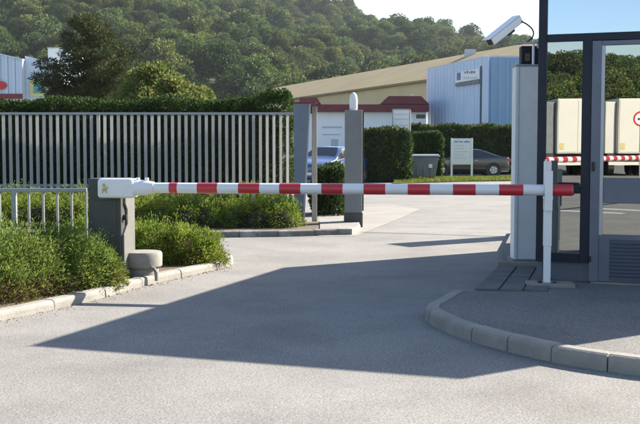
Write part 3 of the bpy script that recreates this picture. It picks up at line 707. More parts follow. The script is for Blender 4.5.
obj('beacon', MB().lathe([(.065, zt2), (.075, zt2 + .03), (.075, zt2 + .2), (.062, zt2 + .27), (.035, zt2 + .31), (.008, zt2 + .325)], 18), 'white_paint', gp2, smooth=True)

# ------------------------------------------------------------------ railing left of the cabinet
ry = 10.85; rz_ = D(40, 190, ry).z; rail = thing('tube_railing', 'low grey tube railing running from the barrier cabinet along the juniper bed', 'railing', (D(86, 190, ry).x, ry, .07))
X = lambda px: D(px, 200, ry).x - rail.location.x
obj('top_rail', MB().box(X(-130), X(87), -.022, .022, rz_ - .07 - .022, rz_ - .07 + .018), 'rail_grey', rail, bevel=.005)
obj('bottom_rail', MB().box(X(-130), X(87), -.015, .015, .12, .15), 'rail_grey', rail, bevel=.004)
for i, px in enumerate([86, 71.5, 57.3, 43.2, 28.8, -.3, -14.5, -29, -43.3, -58, -86, -100, -115]):
    obj('bar', MB().tube([(X(px), 0, .14), (X(px), 0, rz_ - .08)], .014, 8), 'galv', rail, smooth=True)
for px in (14.2, -72): obj('post', MB().box(X(px) - .026, X(px) + .026, -.026, .026, -.05, rz_ - .07), 'rail_grey', rail, bevel=.005)

# ------------------------------------------------------------------ trees behind the fence
def big_tree(name, label, base, h, limbs, clumps, n, L, W, m, seed, cat='tree', trunk_r=.18, up=.2, group=None):
    rng = np.random.default_rng(seed); t = thing(name, label, cat, base, 0, group); tr = MB()
    pts = [(0, 0, -.2)]; 
    for k in range(1, 7): pts.append((rng.normal() * .12, rng.normal() * .12, h * .88 * k / 6))
    tr.tube(pts, [trunk_r * (1 - .13 * k) for k in range(7)], 8)
    P, Dd = [], []
    for (x, y, z, rx, ry_, rz2) in clumps:
        zb = max(.4, z - .5 * math.hypot(x, y) - .3); k0 = min(5, int(zb / (h * .88) * 6)); b = Vector(pts[k0]).lerp(Vector(pts[k0 + 1]), .5)
        mid = b.lerp(Vector((x, y, z)), .55) + Vector((0, 0, .15)); tr.tube([b, mid, (x, y, z)], [trunk_r * .35, trunk_r * .22, .02], 5)
        k = int(n * (rx * rz2) / sum(c[3] * c[5] for c in clumps)); d = sph(rng, k)
        P.append(np.array([x, y, z]) + d * np.array([rx, ry_, rz2]) * rng.uniform(.45, 1.08, (k, 1))); Dd.append(d + np.array([0, 0, up]) + rng.normal(size=(k, 3)) * .7)
    V, F = leaves(np.concatenate(P), np.concatenate(Dd), L, W, rng)
    obj('trunk', tr, 'bark', t, smooth=True); obj('crown', npmesh('crown', V, F), m, t); return t
# pine: clump centres from the outline in the photo
py_ = 40.0; pbx = D(92, 180, py_).x; rr_ = random.Random(12); cl = []
outline = [(15, 84, 98), (25, 72, 112), (35, 62, 120), (45, 60, 127), (55, 58, 133), (65, 42, 138), (75, 38, 138), (85, 42, 132), (95, 46, 124), (105, 50, 120)]
for (yy, xl, xr) in outline:
    xl += 14 if 28 < yy < 62 else 6; xr -= 8; yy += 3; nb = max(1, int((xr - xl) / 12))
    for k in range(nb):
        px = xl + (xr - xl) * (k + .5) / nb + rr_.uniform(-4, 4); c = D(px, yy + rr_.uniform(-4, 4), py_)
        for dy in ((-1, 1) if yy > 20 else (0,)):
            s = rr_.uniform(.3, .52); cl.append((c.x - pbx + rr_.uniform(-.2, .2), dy * rr_.uniform(.2, 1.5), c.z, s, s, s * .45))
big_tree('pine_tree', 'broad dark pine tree rising behind the tall hedge', (pbx, py_, 0), D(92, 14, py_).z, None, cl, 34000, .15, .036, 'pine', 31, trunk_r=.22)
def round_clumps(w, h, zb, n, seed):
    rr = random.Random(seed); o = []
    for k in range(n):
        a = rr.uniform(0, 6.28); t = rr.random(); rad = w * (1 - .5 * t * t) * rr.uniform(.2, .95); s = rr.uniform(.28, .45) * w
        o.append((rad * math.cos(a), rad * math.sin(a), zb + (h - zb) * t * .9, s, s, s * .75))
    return o
for px, ytop, yd, w, seed, lab in ((150, 66, 34, 1.25, 41, 'yellow green bushy tree touching the right side of the dark pine'), (180, 77, 31, .95, 42, 'pale green small tree above the middle of the tall hedge'), (200, 86, 33, .75, 46, 'low pale shrub tree showing just over the tall hedge')):
    b = D(px, 180, yd); h = D(px, ytop, yd).z
    big_tree('leafy_tree', lab, (b.x, yd, 0), h, None, round_clumps(w, h, h * .42, 30, seed), 14000, .12, .085, 'light_tree', seed, trunk_r=.1)

# ------------------------------------------------------------------ far hedges, bin, signs
def far_hedge(label, xl, xr, yt, yb0, depth, n, seed):
    y = G(380, yb0).y; p, q_ = D(xl, yt, y), D(xr, yt, y)
    return box_hedge('far_hedge', label, p.x, q_.x, y, y + depth, 0, p.z - .04, n, .16, .1, 'hedge_far', seed, rnd=.2, core='twig', lump=.04)
far_hedge('long dark clipped hedge behind the grey bin and signpost', 361, 411, 129, 182.5, 6, 14000, 51)
far_hedge('square clipped hedge block between the bin and the dark car', 411.5, 442, 133, 178.6, 1.6, 9000, 52)
y55 = 55.0; p_, q_ = D(395, 126.5, y55), D(600, 126.5, y55)
box_hedge('far_hedge', 'high dark hedge behind the parked dark car below the metal hall', p_.x, q_.x, y55, y55 + 1.4, 0, p_.z, 22000, .18, .11, 'hedge_far', 53, rnd=.2)
# four-wheel bin
bb = G(423, 181); bin_ = thing('waste_container', 'dark grey wheeled waste container with a white sticker by the hedges', 'bin', (bb.x, bb.y + .5, 0), R(6))
pr = [(-.52, .2), (.52, .2), (.64, 1.02), (.66, 1.05), (-.66, 1.05), (-.64, 1.02)]
mb = MB(); n_ = len(pr)
for s in (0,): mb.add([(a * 1.0, -.42 - (.08 if b > .9 else 0), b) for a, b in pr] + [(a, .42 + (.08 if b > .9 else 0), b) for a, b in pr], [tuple(range(n_)), tuple(range(n_, 2 * n_))[::-1]] + [(i, (i + 1) % n_, n_ + (i + 1) % n_, n_ + i) for i in range(n_)])
tub = obj('tub', mb, 'bin_grey', bin_, bevel=.02)
for x in (-.3, 0, .3): obj('rib', MB().box(x - .03, x + .03, -.475, -.44, .3, .95), 'bin_grey', tub)
obj('lid', MB().prism([(-.55, 1.05), (.55, 1.05), (.5, 1.12), (.2, 1.18), (-.2, 1.18), (-.5, 1.12)], -.7, .7, 'x'), 'bin_grey', bin_, bevel=.015)
obj('sticker', MB().box(.2, .36, -.492, -.478, .58, .74), 'white_paint', bin_)
for x in (-.45, .45):
    for y in (-.3, .3):
        w = obj('caster', MB().tube([(x - .03, y, .09), (x + .03, y, .09)], .09, 12), 'rubber', bin_); obj('caster_fork', MB().box(x - .04, x + .04, y - .03, y + .03, .09, .22), 'rail_grey', w)
for s in (-1, 1): obj('handle', MB().tube([(s * .66, -.3, .95), (s * .72, -.3, .95), (s * .72, .3, .95), (s * .66, .3, .95)], .02, 6), 'bin_grey', bin_)
# tall signpost
sy_ = 44.0; sb = D(410, 170, sy_); sg = thing('signpost', 'tall white sign panel with grey frame on a thin post beside the bin', 'sign', (sb.x, sy_, 0))
p0, p1 = D(393, 137, sy_), D(409.5, 110, sy_); x0, x1 = p0.x - sb.x, p1.x - sb.x
obj('panel', MB().box(x0, x1, -.02, .02, p0.z, p1.z), 'white_paint', sg, bevel=.005)
for (a, b, c, d) in ((x0 - .03, x1 + .03, p1.z, p1.z + .05), (x0 - .03, x1 + .03, p0.z - .05, p0.z), (x0 - .04, x0, p0.z, p1.z), (x1, x1 + .04, p0.z, p1.z)):
    obj('frame_bar', MB().box(a, b, -.035, .035, c, d), 'rail_grey', sg)
for k, zf in enumerate((.2, .42, .65, .83)): obj('divider', MB().box(x0 + .04, x1 - .04, -.03, -.021, p0.z + (p1.z - p0.z) * zf, p0.z + (p1.z - p0.z) * zf + .025), 'cladding_grey', sg)
for a, b in ((.1, .3), (.36, .44)): obj('print_mark', MB().box(x0 + a, x0 + b, -.03, -.021, p0.z + .1, p0.z + .2), 'twig_brown', sg)
obj('post', MB().tube([(x1 + .02, .06, -.1), (x1 + .02, .06, p1.z)], .045, 10), 'galv', sg, smooth=True)
obj('post', MB().tube([(x0 - .0, .06, -.1), (x0 - .0, .06, p1.z)], .03, 10), 'galv', sg, smooth=True)
# notice board on two legs
ny = 47.5; nb_ = D(461.5, 177, ny); nbt = thing('notice_board', 'white notice board on two legs standing on the grass before the dark car', 'sign', (nb_.x, ny, 0))
p0, p1 = D(451.5, 164.5, ny), D(472, 138.5, ny); x0, x1 = p0.x - nb_.x, p1.x - nb_.x
obj('panel', MB().box(x0, x1, -.02, .02, p0.z, p1.z), 'white_paint', nbt, bevel=.005)
for s, x in ((0, x0), (1, x1)): obj('leg', MB().box(x - .045, x + .045, -.04, .04, -.1, p1.z + .02), 'white_panel', nbt, bevel=.005)
rp = random.Random(8); x = x0 + .12; k = 0
while x < x1 - .14:
    w = rp.uniform(.028, .06); hh = rp.choice((.06, .06, .09)); obj('print_mark', MB().box(x, x + w, -.026, -.021, p1.z - .19, p1.z - .19 + hh), 'print_blue', nbt); k += 1; x += w + (.07 if k in (4, 7) else .016)
for k in range(5):
    z = p1.z - .34 - k * .15; obj('print_line', MB().box(x0 + .12, x1 - .12 - rp.uniform(0, .35), -.026, -.021, z, z + .025), 'cladding_grey', nbt)

# ------------------------------------------------------------------ cars
def car(name, label, loc, rz, paint, L=4.5, Wd=1.78, kind='sedan'):
    t = thing(name, label, 'car', loc, rz)      # nose towards -x
    if kind == 'sedan':
        st = [(-2.25, .70, .72, .55), (-2.18, .78, .74, .8), (-1.7, .86, .88, .88), (-1.0, .93, .95, .89), (-.75, .95, 1.0, .89), (.0, .96, 1.38, .89), (.35, .97, 1.42, .89), (.75, .98, 1.40, .89), (1.25, 1.0, 1.2, .88), (1.65, 1.0, 1.03, .87), (2.1, .98, .99, .82), (2.24, .86, .88, .68)]
    else:
        st = [(-2.0, .70, .72, .6), (-1.92, .8, .82, .8), (-1.5, .92, .95, .86), (-1.05, .98, 1.02, .87), (-.4, 1.0, 1.46, .87), (.2, 1.02, 1.53, .87), (.9, 1.03, 1.5, .87), (1.5, 1.03, 1.38, .86), (1.88, 1.0, 1.05, .84), (1.98, .8, .82, .8)]
    rings = []
    for (x, belt, top, hw) in st:
        k = min(1, max(0, (top - belt) / .35)); tw = hw * (1 - .24 * k) * .98
        half = [(hw * .86, .2), (hw * .97, .3), (hw, .55), (hw * .985, belt - .06), (hw * .95, belt), (tw, max(belt + .005, top - .05)), (tw * .88, max(belt + .01, top - .008)), (0, top + .012)]
        rings.append([(x, -a, b) for a, b in half] + [(x, a, b) for a, b in half[-2::-1]])
    n = len(rings[0]); vs_ = [v for r_ in rings for v in r_]; fs = []
    for i in range(len(rings) - 1):
        for k in range(n - 1): fs.append((i * n + k, i * n + k + 1, (i + 1) * n + k + 1, (i + 1) * n + k))
        fs.append((i * n + n - 1, i * n, (i + 1) * n, (i + 1) * n + n - 1))
    fs += [tuple(range(n)), tuple(range((len(rings) - 1) * n, len(rings) * n))[::-1]]
    b = obj('body', MB().add(vs_, fs), paint, t, smooth=True, bevel=0)
    sd_ = b.modifiers.new('sub', 'SUBSURF'); sd_.levels = 1; sd_.render_levels = 2
    def strip(i0, i1, s, a=.12, c=.9):          # side glass between belt and roof from station i0 to i1
        lo_, hi_ = [], []
        for (x, belt, top, hw) in st[i0:i1 + 1]:
            k = min(1, max(0, (top - belt) / .35)); tw = hw * (1 - .24 * k) * .98; hh = max(.02, top - .05 - belt)
            lo_.append((x, s * (hw * .95 + (tw - hw * .95) * a + .006), belt + hh * a)); hi_.append((x, s * (hw * .95 + (tw - hw * .95) * c + .006), belt + hh * c))
        m_ = len(lo_); return MB().add(lo_ + hi_, [(i, i + 1, m_ + i + 1, m_ + i) for i in range(m_ - 1)])
    i0, i1 = (4, 9) if kind == 'sedan' else (3, 7); im = (i0 + i1) // 2 + (1 if kind == 'sedan' else 0)
    for s in (-1, 1):
        obj('side_window', strip(i0, im, s), 'car_glass', t); obj('side_window', strip(im, i1, s, .16, .84), 'car_glass', t)
    def screen(ia, ib):
        q4 = []
        for i in (ia, ib):
            x, belt, top, hw = st[i]; k = min(1, max(0, (top - belt) / .35)); tw = hw * (1 - .24 * k) * .98 * .84; z = top + .016
            q4 += [(x, -tw, z), (x, 0, z + .012), (x, tw, z)]
        return MB().add(q4, [(0, 1, 4, 3), (1, 2, 5, 4)])
    if kind == 'sedan': obj('windscreen', screen(4, 5), 'car_glass', t); obj('rear_window', screen(7, 9), 'car_glass', t)
    else: obj('windscreen', screen(3, 4), 'car_glass', t); obj('rear_window', screen(7, 8), 'car_glass', t)
    xf, xr_ = (-1.38, 1.32) if kind == 'sedan' else (-1.25, 1.25); wr = .32
    for x in (xf, xr_):
        for s in (-1, 1):
            w = thing('wheel', '', ''); del w['label']; del w['category']; w.parent = t; w.location = (x, s * .76, wr)
            obj('tyre', MB().add(*[(lambda o: (o.v, o.f))(MB().tube([(0, -.1 * s, 0), (0, .13 * s, 0)], wr, 20))][0]), 'rubber', w, bevel=.02)
            obj('rim', MB().tube([(0, .1 * s, 0), (0, .138 * s, 0)], wr * .62, 16), 'rim', w, bevel=.01)
            for k in range(5):
                a = k * 1.2566; obj('spoke', MB().tube([(.05 * math.cos(a), .142 * s, .05 * math.sin(a)), (.19 * math.cos(a), .142 * s, .19 * math.sin(a))], .016, 5), 'black', w)
            obj('wheel_arch', MB().lathe([(.39, 0), (.39, .01), (.3, .01), (.3, 0)], 20), 'black', t).matrix_basis = Matrix.Translation((x, s * .885, wr + .01)) @ Matrix.Rotation(-s * math.pi / 2, 4, 'X')
    e0, e1 = st[0][0], st[-1][0]
    for s in (-1, 1):
        obj('headlight', MB().box(e0 + .02, e0 + .18, s * .52 - .15, s * .52 + .15, .6, .73), 'lamp_glass', t, bevel=.04)
        obj('tail_light', MB().box(e1 - .22, e1 - .0, s * .66 - .13, s * .66 + .15, .74, .9), 'tail', t, bevel=.04)
        obj('mirror', MB().box(-.62, -.5, s * .9 - .04, s * .9 + .12 * s + .04, .95, 1.06), paint, t, bevel=.02)
        obj('door_handle', MB().box(.35, .52, s * .885 - .012, s * .885 + .012, .8, .83), 'rim', t)
    obj('number_plate', MB().box(e0 - .012, e0 + .02, -.26, .26, .38, .49), 'white_paint', t)
    obj('bumper', MB().box(e1 - .06, e1 + .03, -.72, .72, .38, .55), paint, t, bevel=.04)
    return t
cy_ = 51.4
car('parked_car', 'dark navy saloon car parked behind the white notice board', (D(467.5, 170, cy_).x, cy_ + .9, 0), R(2), 'car_dark', kind='sedan')
car('parked_car', 'small blue car parked behind the bush between the gate posts', (D(331, 165, 40).x, 41, 0), R(62), 'car_blue', kind='hatch')

# ------------------------------------------------------------------ buildings
def wall_strip(name, a, b, z0, z1a, z1b, m, parent, org, thick=.25):
    """upright wall slab from plan point a to b with a sloping top"""
    a, b = Vector(a[:2]), Vector(b[:2]); d = (b - a).normalized(); n = Vector((-d.y, d.x)) * thick; o2 = Vector((org[0], org[1]))
    p = [a - o2, b - o2, b - o2 + n, a - o2 + n]
    return obj(name, MB().add([(p[0].x, p[0].y, z0), (p[1].x, p[1].y, z0), (p[2].x, p[2].y, z0), (p[3].x, p[3].y, z0), (p[0].x, p[0].y, z1a), (p[1].x, p[1].y, z1b), (p[2].x, p[2].y, z1b), (p[3].x, p[3].y, z1a)],
               [(0, 3, 2, 1), (4, 5, 6, 7), (0, 1, 5, 4), (1, 2, 6, 5), (2, 3, 7, 6), (3, 0, 4, 7)]), m, parent)
def clad(parent, a, b, z1a, z1b, m, org, width, z0=0, name='cladding_panel', prf=.05):
    """trapezoidal profiled sheets, one object per sheet"""
    a, b = Vector(a[:2]), Vector(b[:2]); Lw = (b - a).length; d = (b - a) / Lw; n = Vector((d.y, -d.x)); k = max(1, round(Lw / width)); o2 = Vector((org[0], org[1]))
    for i in range(k):
        s0, s1 = Lw * i / k + .008, Lw * (i + 1) / k - .008; vs_ = []; nr = 3; st_ = []
        for r_ in range(nr):
            w = (s1 - s0) / nr; c = s0 + r_ * w
            st_ += [(c, 0), (c + w * .45, 0), (c + w * .55, prf), (c + w * .9, prf)]
        st_.append((s1, 0))
        for s, h in st_:
            p = a + d * s + n * (h + .03) - o2; zt = z1a + (z1b - z1a) * s / Lw; vs_ += [(p.x, p.y, z0), (p.x, p.y, zt)]
        obj(name, MB().add(vs_, [(2 * j, 2 * j + 2, 2 * j + 3, 2 * j + 1) for j in range(len(st_) - 1)]), m, parent)
# industrial hall, light cladding with the blue of shade in its colours
ch = 66.0; C0 = D(486.5, 57.5, ch); Lz = C0.z; kL = (148 - 70.5) / 1000; dl = (Lz - EYE) / kL
CL = D(427, 71, dl * 1.0); CR = Vector((C0.x + 14, C0.y + 1.2, 0)); CL2 = Vector((CL.x, CL.y, 0))
hall = thing('industrial_hall', 'light grey ribbed metal hall with shade blue in its colour behind the high hedge with a small white sign', 'building', (C0.x, C0.y, 0))
back = CL2 + (CR - C0)
wl = wall_strip('wall', CL2, C0, 0, Lz, Lz, 'cladding_shade_pale', hall, C0); wall_strip('wall', C0, CR, 0, Lz, Lz, 'cladding_shade_deep', hall, C0)
wall_strip('wall', CR, Vector((back.x, back.y, 0)), 0, Lz, Lz, 'cladding_shade_deep', hall, C0); wall_strip('wall', Vector((back.x, back.y, 0)), CL2, 0, Lz, Lz, 'cladding_shade_pale', hall, C0)
clad(hall, CL2, C0, Lz - .05, Lz - .05, 'cladding_shade_pale', C0, 1.9); clad(hall, C0, CR, Lz - .05, Lz - .05, 'cladding_shade_deep', C0, 1.6)
rp_ = [CL2 - C0, Vector((0, 0, 0)), CR - C0, Vector((back.x, back.y, 0)) - C0]
obj('roof', MB().prism([(p.x * 1.0, p.y) for p in rp_], Lz + .002, Lz + .12), 'cladding_grey', hall)
obj('corner_trim', MB().box(-.25, .12, -.28, .1, 0, Lz + .06), 'cladding_shade_pale', hall, bevel=.03)
dL = (C0 - CL2); dL.z = 0; dLn = dL.normalized(); nL = Vector((dLn.y, -dLn.x, 0))
def on_left(px, py):
    r = ray(px, py); t = (C0 - Vector((0, 0, EYE))).dot(nL) / r.dot(nL); p = Vector((0, 0, EYE)) + r * t; return (p - C0).dot(dLn), p.z
def lbox(nm, p0, p1, n0, n1, m, parent=hall):
    a, b = on_left(*p0), on_left(*p1); mb = MB().box(min(a[0], b[0]), max(a[0], b[0]), n0, n1, min(a[1], b[1]), max(a[1], b[1]))
    mb.v = [tuple(dLn * x + nL * y + Vector((0, 0, z))) for x, y, z in mb.v]; return obj(nm, mb, m, parent)
# signboard with its blue mark and two short lines of small lettering
s0 = on_left(458.5, 83); s1 = on_left(484, 66); sgn = lbox('signboard', (458.5, 83), (482.5, 68.5), .1, .22, 'white_paint')
lbox('sign_edge', (458.3, 83.7), (482.5, 83), .1, .24, 'bin_grey', sgn)
lbox('logo_mark', (459.8, 80.5), (463.6, 72.5), .221, .235, 'print_blue', sgn)
x = 467.5
for w in (1.3, 1.8, .9, 2.2, 1.5): lbox('lettering', (x, 73.8), (x + w, 71.6 - .7 * (w > 1.4)), .221, .23, 'bin_grey', sgn); x += w + .75
x = 466.5
for w in (1.6, 1.1, 2.1, 1.3, 1.2, 1.7, .9): lbox('lettering', (x, 79.4), (x + w, 76.8), .221, .23, 'cladding_grey', sgn); x += w + .7
lbox('downpipe', (482.2, 126), (483.4, 66), .1, .2, 'bin_grey')
# ochre warehouse
T1, T2 = Vector((19.5, 88, 0)), Vector((-16.4, 181, 0)); zT = 11.05
wh = thing('ochre_warehouse', 'long ochre warehouse with a deep sloping roof edge below the wooded hill', 'building', (T1.x, T1.y, 0))
dT = (T2 - T1).normalized(); nT_ = Vector((dT.y, -dT.x, 0)); nT_ = -nT_ if nT_.dot(T1) > 0 else nT_
T1e = T1 - dT * 14
bk = -nT_ * 28
wall_strip('wall', T1e, T2, 0, 8.6, 8.6, 'ochre', wh, T1); wall_strip('wall', T2, T2 + bk, 0, 8.6, 8.6, 'ochre', wh, T1); wall_strip('wall', T2 + bk, T1e + bk, 0, 8.6, 8.6, 'ochre', wh, T1); wall_strip('wall', T1e + bk, T1e, 0, 8.6, 8.6, 'ochre', wh, T1)
e = nT_ * .7
ra, rb, rc, rd = T1e + e - dT * .5, T2 + e + dT * .5, T2 - nT_ * 9 + dT * .5, T1e - nT_ * 9 - dT * .5
pp_ = [(p - T1) for p in (ra, rb, rc, rd)]
obj('roof_slope', MB().add([(pp_[0].x, pp_[0].y, 8.75), (pp_[1].x, pp_[1].y, 8.75), (pp_[2].x, pp_[2].y, 12.5), (pp_[3].x, pp_[3].y, 12.5), (pp_[0].x, pp_[0].y, 8.5), (pp_[1].x, pp_[1].y, 8.5), (pp_[2].x, pp_[2].y, 8.5), (pp_[3].x, pp_[3].y, 8.5)],
    [(0, 1, 2, 3), (4, 7, 6, 5), (0, 4, 5, 1), (1, 5, 6, 2), (2, 6, 7, 3), (3, 7, 4, 0)]), 'ochre_roof', wh)
rc2, rd2 = [(p - T1) for p in (T2 + bk, T1e + bk)]
obj('roof', MB().add([(pp_[3].x, pp_[3].y, 12.48), (pp_[2].x, pp_[2].y, 12.48), (rc2.x, rc2.y, 9.9), (rd2.x, rd2.y, 9.9)], [(0, 1, 2, 3)]), 'ochre_roof', wh)
vt = T1.lerp(T2, .27) - nT_ * 8 - T1
obj('roof_vent', MB().box(vt.x - .6, vt.x + .6, vt.y - .5, vt.y + .5, 11.6, 12.75), 'cladding_grey', wh)
# white house with dark red roof edge
hy = 72.0; H0 = D(298, 150, hy); hs = thing('white_house', 'low white building with a dark red roof edge between gate post and metal hall', 'building', (H0.x, hy, 0))
hx = lambda px: D(px, 150, hy).x - H0.x
hz = lambda py: D(360, py, hy).z
obj('wall', MB().box(hx(299), hx(426), 0, 9, 0, hz(111)), 'render_white', hs)
rf = obj('roof', MB().box(hx(297), hx(428), -.5, 9.4, hz(112), hz(104.5)), 'red_roof', hs, bevel=.05)
obj('raised_gable', MB().prism([(hx(299), hz(104.5) + .01), (hx(321), hz(104.5) + .01), (hx(317), hz(98)), (hx(300), hz(98))], -.55, 4, 'y'), 'red_roof', rf)
obj('raised_gable', MB().prism([(hx(380), hz(104.5) + .01), (hx(428), hz(104.5) + .01), (hx(420), hz(96.5)), (hx(388), hz(96.5))], -.55, 4, 'y'), 'red_roof', rf)
obj('chimney', MB().box(hx(411), hx(413.5), .2, .7, hz(97), hz(94)), 'render_white', rf)
for a, b, c, d in ((416, 425, 118.5, 114.5), (322, 342, 128, 126.5), (322, 340, 135, 134)): obj('window', MB().box(hx(a), hx(b), -.03, .06, hz(c), hz(d)), 'window_dark' if a > 400 else 'cladding_grey', hs)
obj('door', MB().box(hx(331), hx(338), -.03, .06, 0, hz(139)), 'cladding_grey', hs)
# left works building and white tower block
wy = 70.0; Wc = D(24, 150, wy); wk = thing('works_building', 'light grey metal works building with shade blue in its colour and a red oval sign left of the pine', 'building', (Wc.x, wy, 0))
wx = lambda px, y=wy: D(px, 150, y).x - Wc.x
wz = lambda py, y=wy: D(20, py, y).z
obj('wall', MB().prism([(wx(-40), 0), (wx(24), 0), (wx(24), wz(60.5)), (wx(-40), wz(45))], 0, 16, 'y'), 'cladding_grey', wk)
np_ = 9
for i in range(np_):
    a, b = -40 + 64 * i / np_, -40 + 64 * (i + 1) / np_; za, zb = wz(45 + 15.5 * i / np_), wz(45 + 15.5 * (i + 1) / np_)
    w = wx(b) - wx(a)
    obj('cladding_panel', MB().add([(wx(a) + .01, -.03, 0), (wx(a) + w * .5, -.03, 0), (wx(a) + w * .55, -.07, 0), (wx(b) - .01, -.07, 0), (wx(a) + .01, -.03, za), (wx(a) + w * .5, -.03, (za + zb) / 2), (wx(a) + w * .55, -.07, (za + zb) / 2), (wx(b) - .01, -.07, zb)], [(0, 1, 5, 4), (1, 2, 6, 5), (2, 3, 7, 6)]), 'cladding_shade_pale', wk)
obj('annex', MB().prism([(wx(24.2), 0), (wx(60), 0), (wx(60), wz(64)), (wx(24.2), wz(55))], .6, 14, 'y'), 'cladding_shade_pale', wk)
obj('roof_trim', MB().prism([(wx(-40), wz(45)), (wx(24.5), wz(60.5)), (wx(24.5), wz(59)), (wx(-40), wz(43.5))], -.12, 16, 'y'), 'cladding_shade_pale', wk)
ov = [(wx(1) + .55 * math.cos(a * math.pi / 10), wz(85.5) + .3 * math.sin(a * math.pi / 10)) for a in range(20)]
sgo = obj('oval_sign', MB().prism(ov, -.2, -.1, 'y'), 'sign_red', wk)
obj('base_band', MB().box(wx(-40), wx(24), -.13, -.075, wz(99), wz(94)), 'red_roof', wk)
wf = obj('window_frame', MB().box(wx(29), wx(44), .5, .58, wz(96), wz(80)), 'yellow_frame', wk); obj('pane', MB().box(wx(32.5), wx(43), .46, .51, wz(93), wz(82)), 'teal', wf)
by_ = 92.0; Bc = D(57, 150, by_); wb = thing('tower_block', 'small plain white block showing behind the left side of the pine', 'building', (Bc.x, by_, 0))
bx_ = lambda px: D(px, 150, by_).x - Bc.x
obj('wall', MB().box(bx_(49.5), bx_(80), 0, 6, 0, D(57, 48.5, by_).z), 'render_white', wb); obj('roof', MB().box(bx_(49), bx_(80.5), -.1, 6.1, D(57, 48.5, by_).z + .002, D(57, 47.6, by_).z), 'cladding_grey', wb)

# ------------------------------------------------------------------ what the booth glass mirrors: yard behind the camera
def vm(px, py, d): return booth_mirror(D(px, py, d))
# lorry trailers across the yard
def trailer(label, px0, pxm, px1, d, seed):
    a, b = vm(px0, 150, d), vm(px1, 150, d); a.z = b.z = 0; t = thing('lorry_trailer', label, 'trailer', tuple(a)); t['group'] = 'trailers across the yard'
    e = (b - a); w = e.length; t.rotation_euler = (0, 0, math.atan2(e.y, e.x)); far = mirror_dir(Vector((0, 1, 0))); sgn_ = 1 if Vector((-e.y, e.x, 0)).dot(far) > 0 else -1
    f = (pxm - px0) / (px1 - px0) * w; zb, zt3 = 1.15, 4.0
    y0, y1 = (0, 9 * sgn_) if sgn_ > 0 else (9 * sgn_, 0)
    obj('box_body', MB().box(f, w, y0, y1, zb, zt3), 'trailer_white', t, bevel=.04)
    obj('side_panel', MB().box(0, f - .005, min(.4 * sgn_, 8.6 * sgn_), max(.4 * sgn_, 8.6 * sgn_), zb, zt3 - .15), 'bin_grey' if seed == 1 else 'trailer_side', t, bevel=.04)
    fr = -.03 * sgn_
    obj('rear_door', MB().box(f + .06, (f + w) / 2 - .02, min(fr, 0), max(fr, 0), zb + .08, zt3 - .1), 'trailer_white', t); obj('rear_door', MB().box((f + w) / 2 + .02, w - .06, min(fr, 0), max(fr, 0), zb + .08, zt3 - .1), 'trailer_white', t)
    obj('marker_plate', MB().box(f + .12, f + .34, min(fr * 1.6, fr), max(fr * 1.6, fr), zb + .22, zb + .55), 'emblem', t)
    obj('chassis', MB().box(.1, w - .1, min(.3 * sgn_, 8.5 * sgn_), max(.3 * sgn_, 8.5 * sgn_), .75, zb), 'black', t)
    obj('underrun_bar', MB().box(.1, w - .1, min(0, .12 * sgn_), max(0, .12 * sgn_), .55, .72), 'trailer_white', t)
    for x in (.3, w - .55):
        for yy in (1.2, 2.5, 3.8): obj('wheel', MB().tube([(x, yy * sgn_, .5), (x + .3, yy * sgn_, .5)], .5, 16), 'rubber', t)
trailer('white lorry trailer mirrored in the narrow booth pane', 546, 557, 597, 52, 1)
trailer('white lorry trailer mirrored in the booth door glass', 607, 618, 660, 52, 2)
# second barrier
s0, s1 = vm(528, 150, 18.5), vm(680, 150, 25); s0.z = s1.z = 0; dv = (s1 - s0); L2 = dv.length
b2 = thing('traffic_barrier', 'second striped barrier seen only as a reflection in the booth glass', 'barrier', tuple(s0), math.atan2(dv.y, dv.x)); za = 1.22
a2 = obj('arm', MB().tube([(0, 0, za), (L2, 0, za)], .06, 12), 'white_paint', b2, smooth=True); x = .15
while x < L2 - .3: obj('red_band', MB().tube([(x, 0, za), (x + .21, 0, za)], .0615, 12), 'red_paint', a2, smooth=True); x += .42
obj('cabinet', MB().box(L2 - .1, L2 + .3, .08, .5, 0, 1.35), 'anthracite', b2, bevel=.015); obj('arm_head', MB().box(L2 - .2, L2 + .15, -.1, .08, za - .1, za + .1), 'white_paint', b2, bevel=.02)
obj('rest_post', MB().box(.1, .18, -.04, .04, 0, za - .065), 'white_paint', b2)
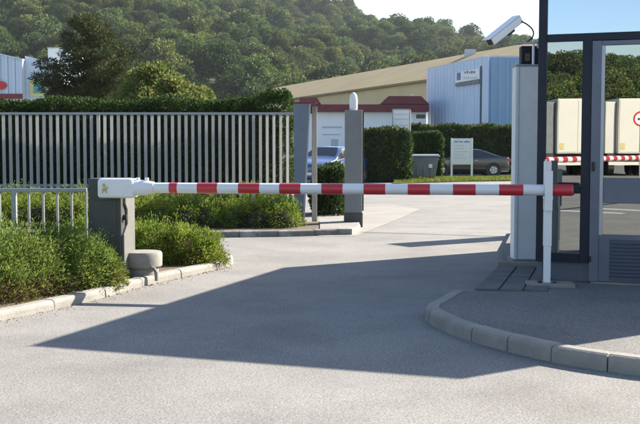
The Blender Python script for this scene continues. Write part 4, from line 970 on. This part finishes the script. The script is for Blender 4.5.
# round no-lorries sign
rs = vm(641, 119, 44); n_ = (-mirror_dir(Vector((rs.x * .0 + .3, 1, 0)))).normalized(); rsg = thing('round_sign', 'round red ringed sign with a black lorry symbol mirrored at the door edge', 'sign', (rs.x, rs.y, 0), math.atan2(n_.y, n_.x) + math.pi / 2)
def disc(r, r2=None, n=28):
    o_ = [(r * math.cos(2 * math.pi * k / n), rs.z + r * math.sin(2 * math.pi * k / n)) for k in range(n)]; return o_
obj('ring', MB().prism(disc(.33), -.02, .0, 'y'), 'sign_red', rsg); fcd = obj('face', MB().prism(disc(.25), -.028, -.0205, 'y'), 'white_paint', rsg)
obj('lorry_symbol', MB().box(-.13, .04, -.034, -.0285, rs.z - .05, rs.z + .08).box(.05, .13, -.034, -.0285, rs.z - .05, rs.z + .04), 'black', fcd)
obj('post', MB().tube([(0, .03, 0), (0, .03, rs.z + .2)], .035, 8), 'galv', rsg)
# painted marks on the yard, seen low in the glass
for k, (px, py, d_) in enumerate(((586, 212, 0), (622, 210, 0))):
    c = booth_mirror(G(px, py)); sheet('road_marking', [(c.x - .9, c.y - .25), (c.x + .9, c.y - .1), (c.x + .9, c.y + .15), (c.x - .9, c.y + .05)], .004, 'road_paint')
# wooded rise behind the yard
def rise_z(x, y):
    t = np.clip((y - 190) / 240, 0, 1.3); return (31 + 4 * np.sin(x * .03) + 3 * np.sin(x * .011 + 2)) * np.where(t < 1, t, 1 - (t - 1) * .5) - 1
md_ = (-vm(600, 150, 100) + booth_mirror(Vector((0, 0, 0)))).normalized() * -1; md_.z = 0; md_.normalize(); mr_ = Vector((md_.y, -md_.x, 0))
rot = lambda x, y: (md_.x * y + mr_.x * x, md_.y * y + mr_.y * x)
hill_mesh('wooded_rise', np.arange(-220, 221, 14.), np.arange(185, 540, 14.), rise_z, rot)
gx, gy = np.meshgrid(np.arange(-150, 150, 6.5), np.arange(192, 450, 7.5)); gx = gx.ravel() + rng.uniform(-2.5, 2.5, gx.size); gy = gy.ravel() + rng.uniform(-2.5, 2.5, gy.size)
fx, fy2 = rot(gx, gy); sc = np.clip(rng.lognormal(0, .24, len(gx)), .6, 1.7)
forest('mirrored_forest', np.stack([fx, fy2, rise_z(gx, gy) - .8 * sc], 1), sc, rng.uniform(0, 6.28, len(gx)), rng.integers(0, 7, len(gx)), 'wooded rise mirrored in the booth windows')

# ------------------------------------------------------------------ summer air over the whole valley
hb = obj('haze', MB().box(-940, 940, -940, 940, -4, 165), None); hb['kind'] = 'stuff'; hb['label'] = 'thin summer haze in the air over the valley'; hb['category'] = 'haze'
m, n, o = nt('haze_air'); pv = N(n, 'ShaderNodeVolumePrincipled'); pv.inputs['Density'].default_value = .0001; pv.inputs['Color'].default_value = (.8, .89, 1, 1); pv.inputs['Anisotropy'].default_value = .3
n.links.new(pv.outputs[0], o.inputs['Volume']); hb.data.materials.append(m)
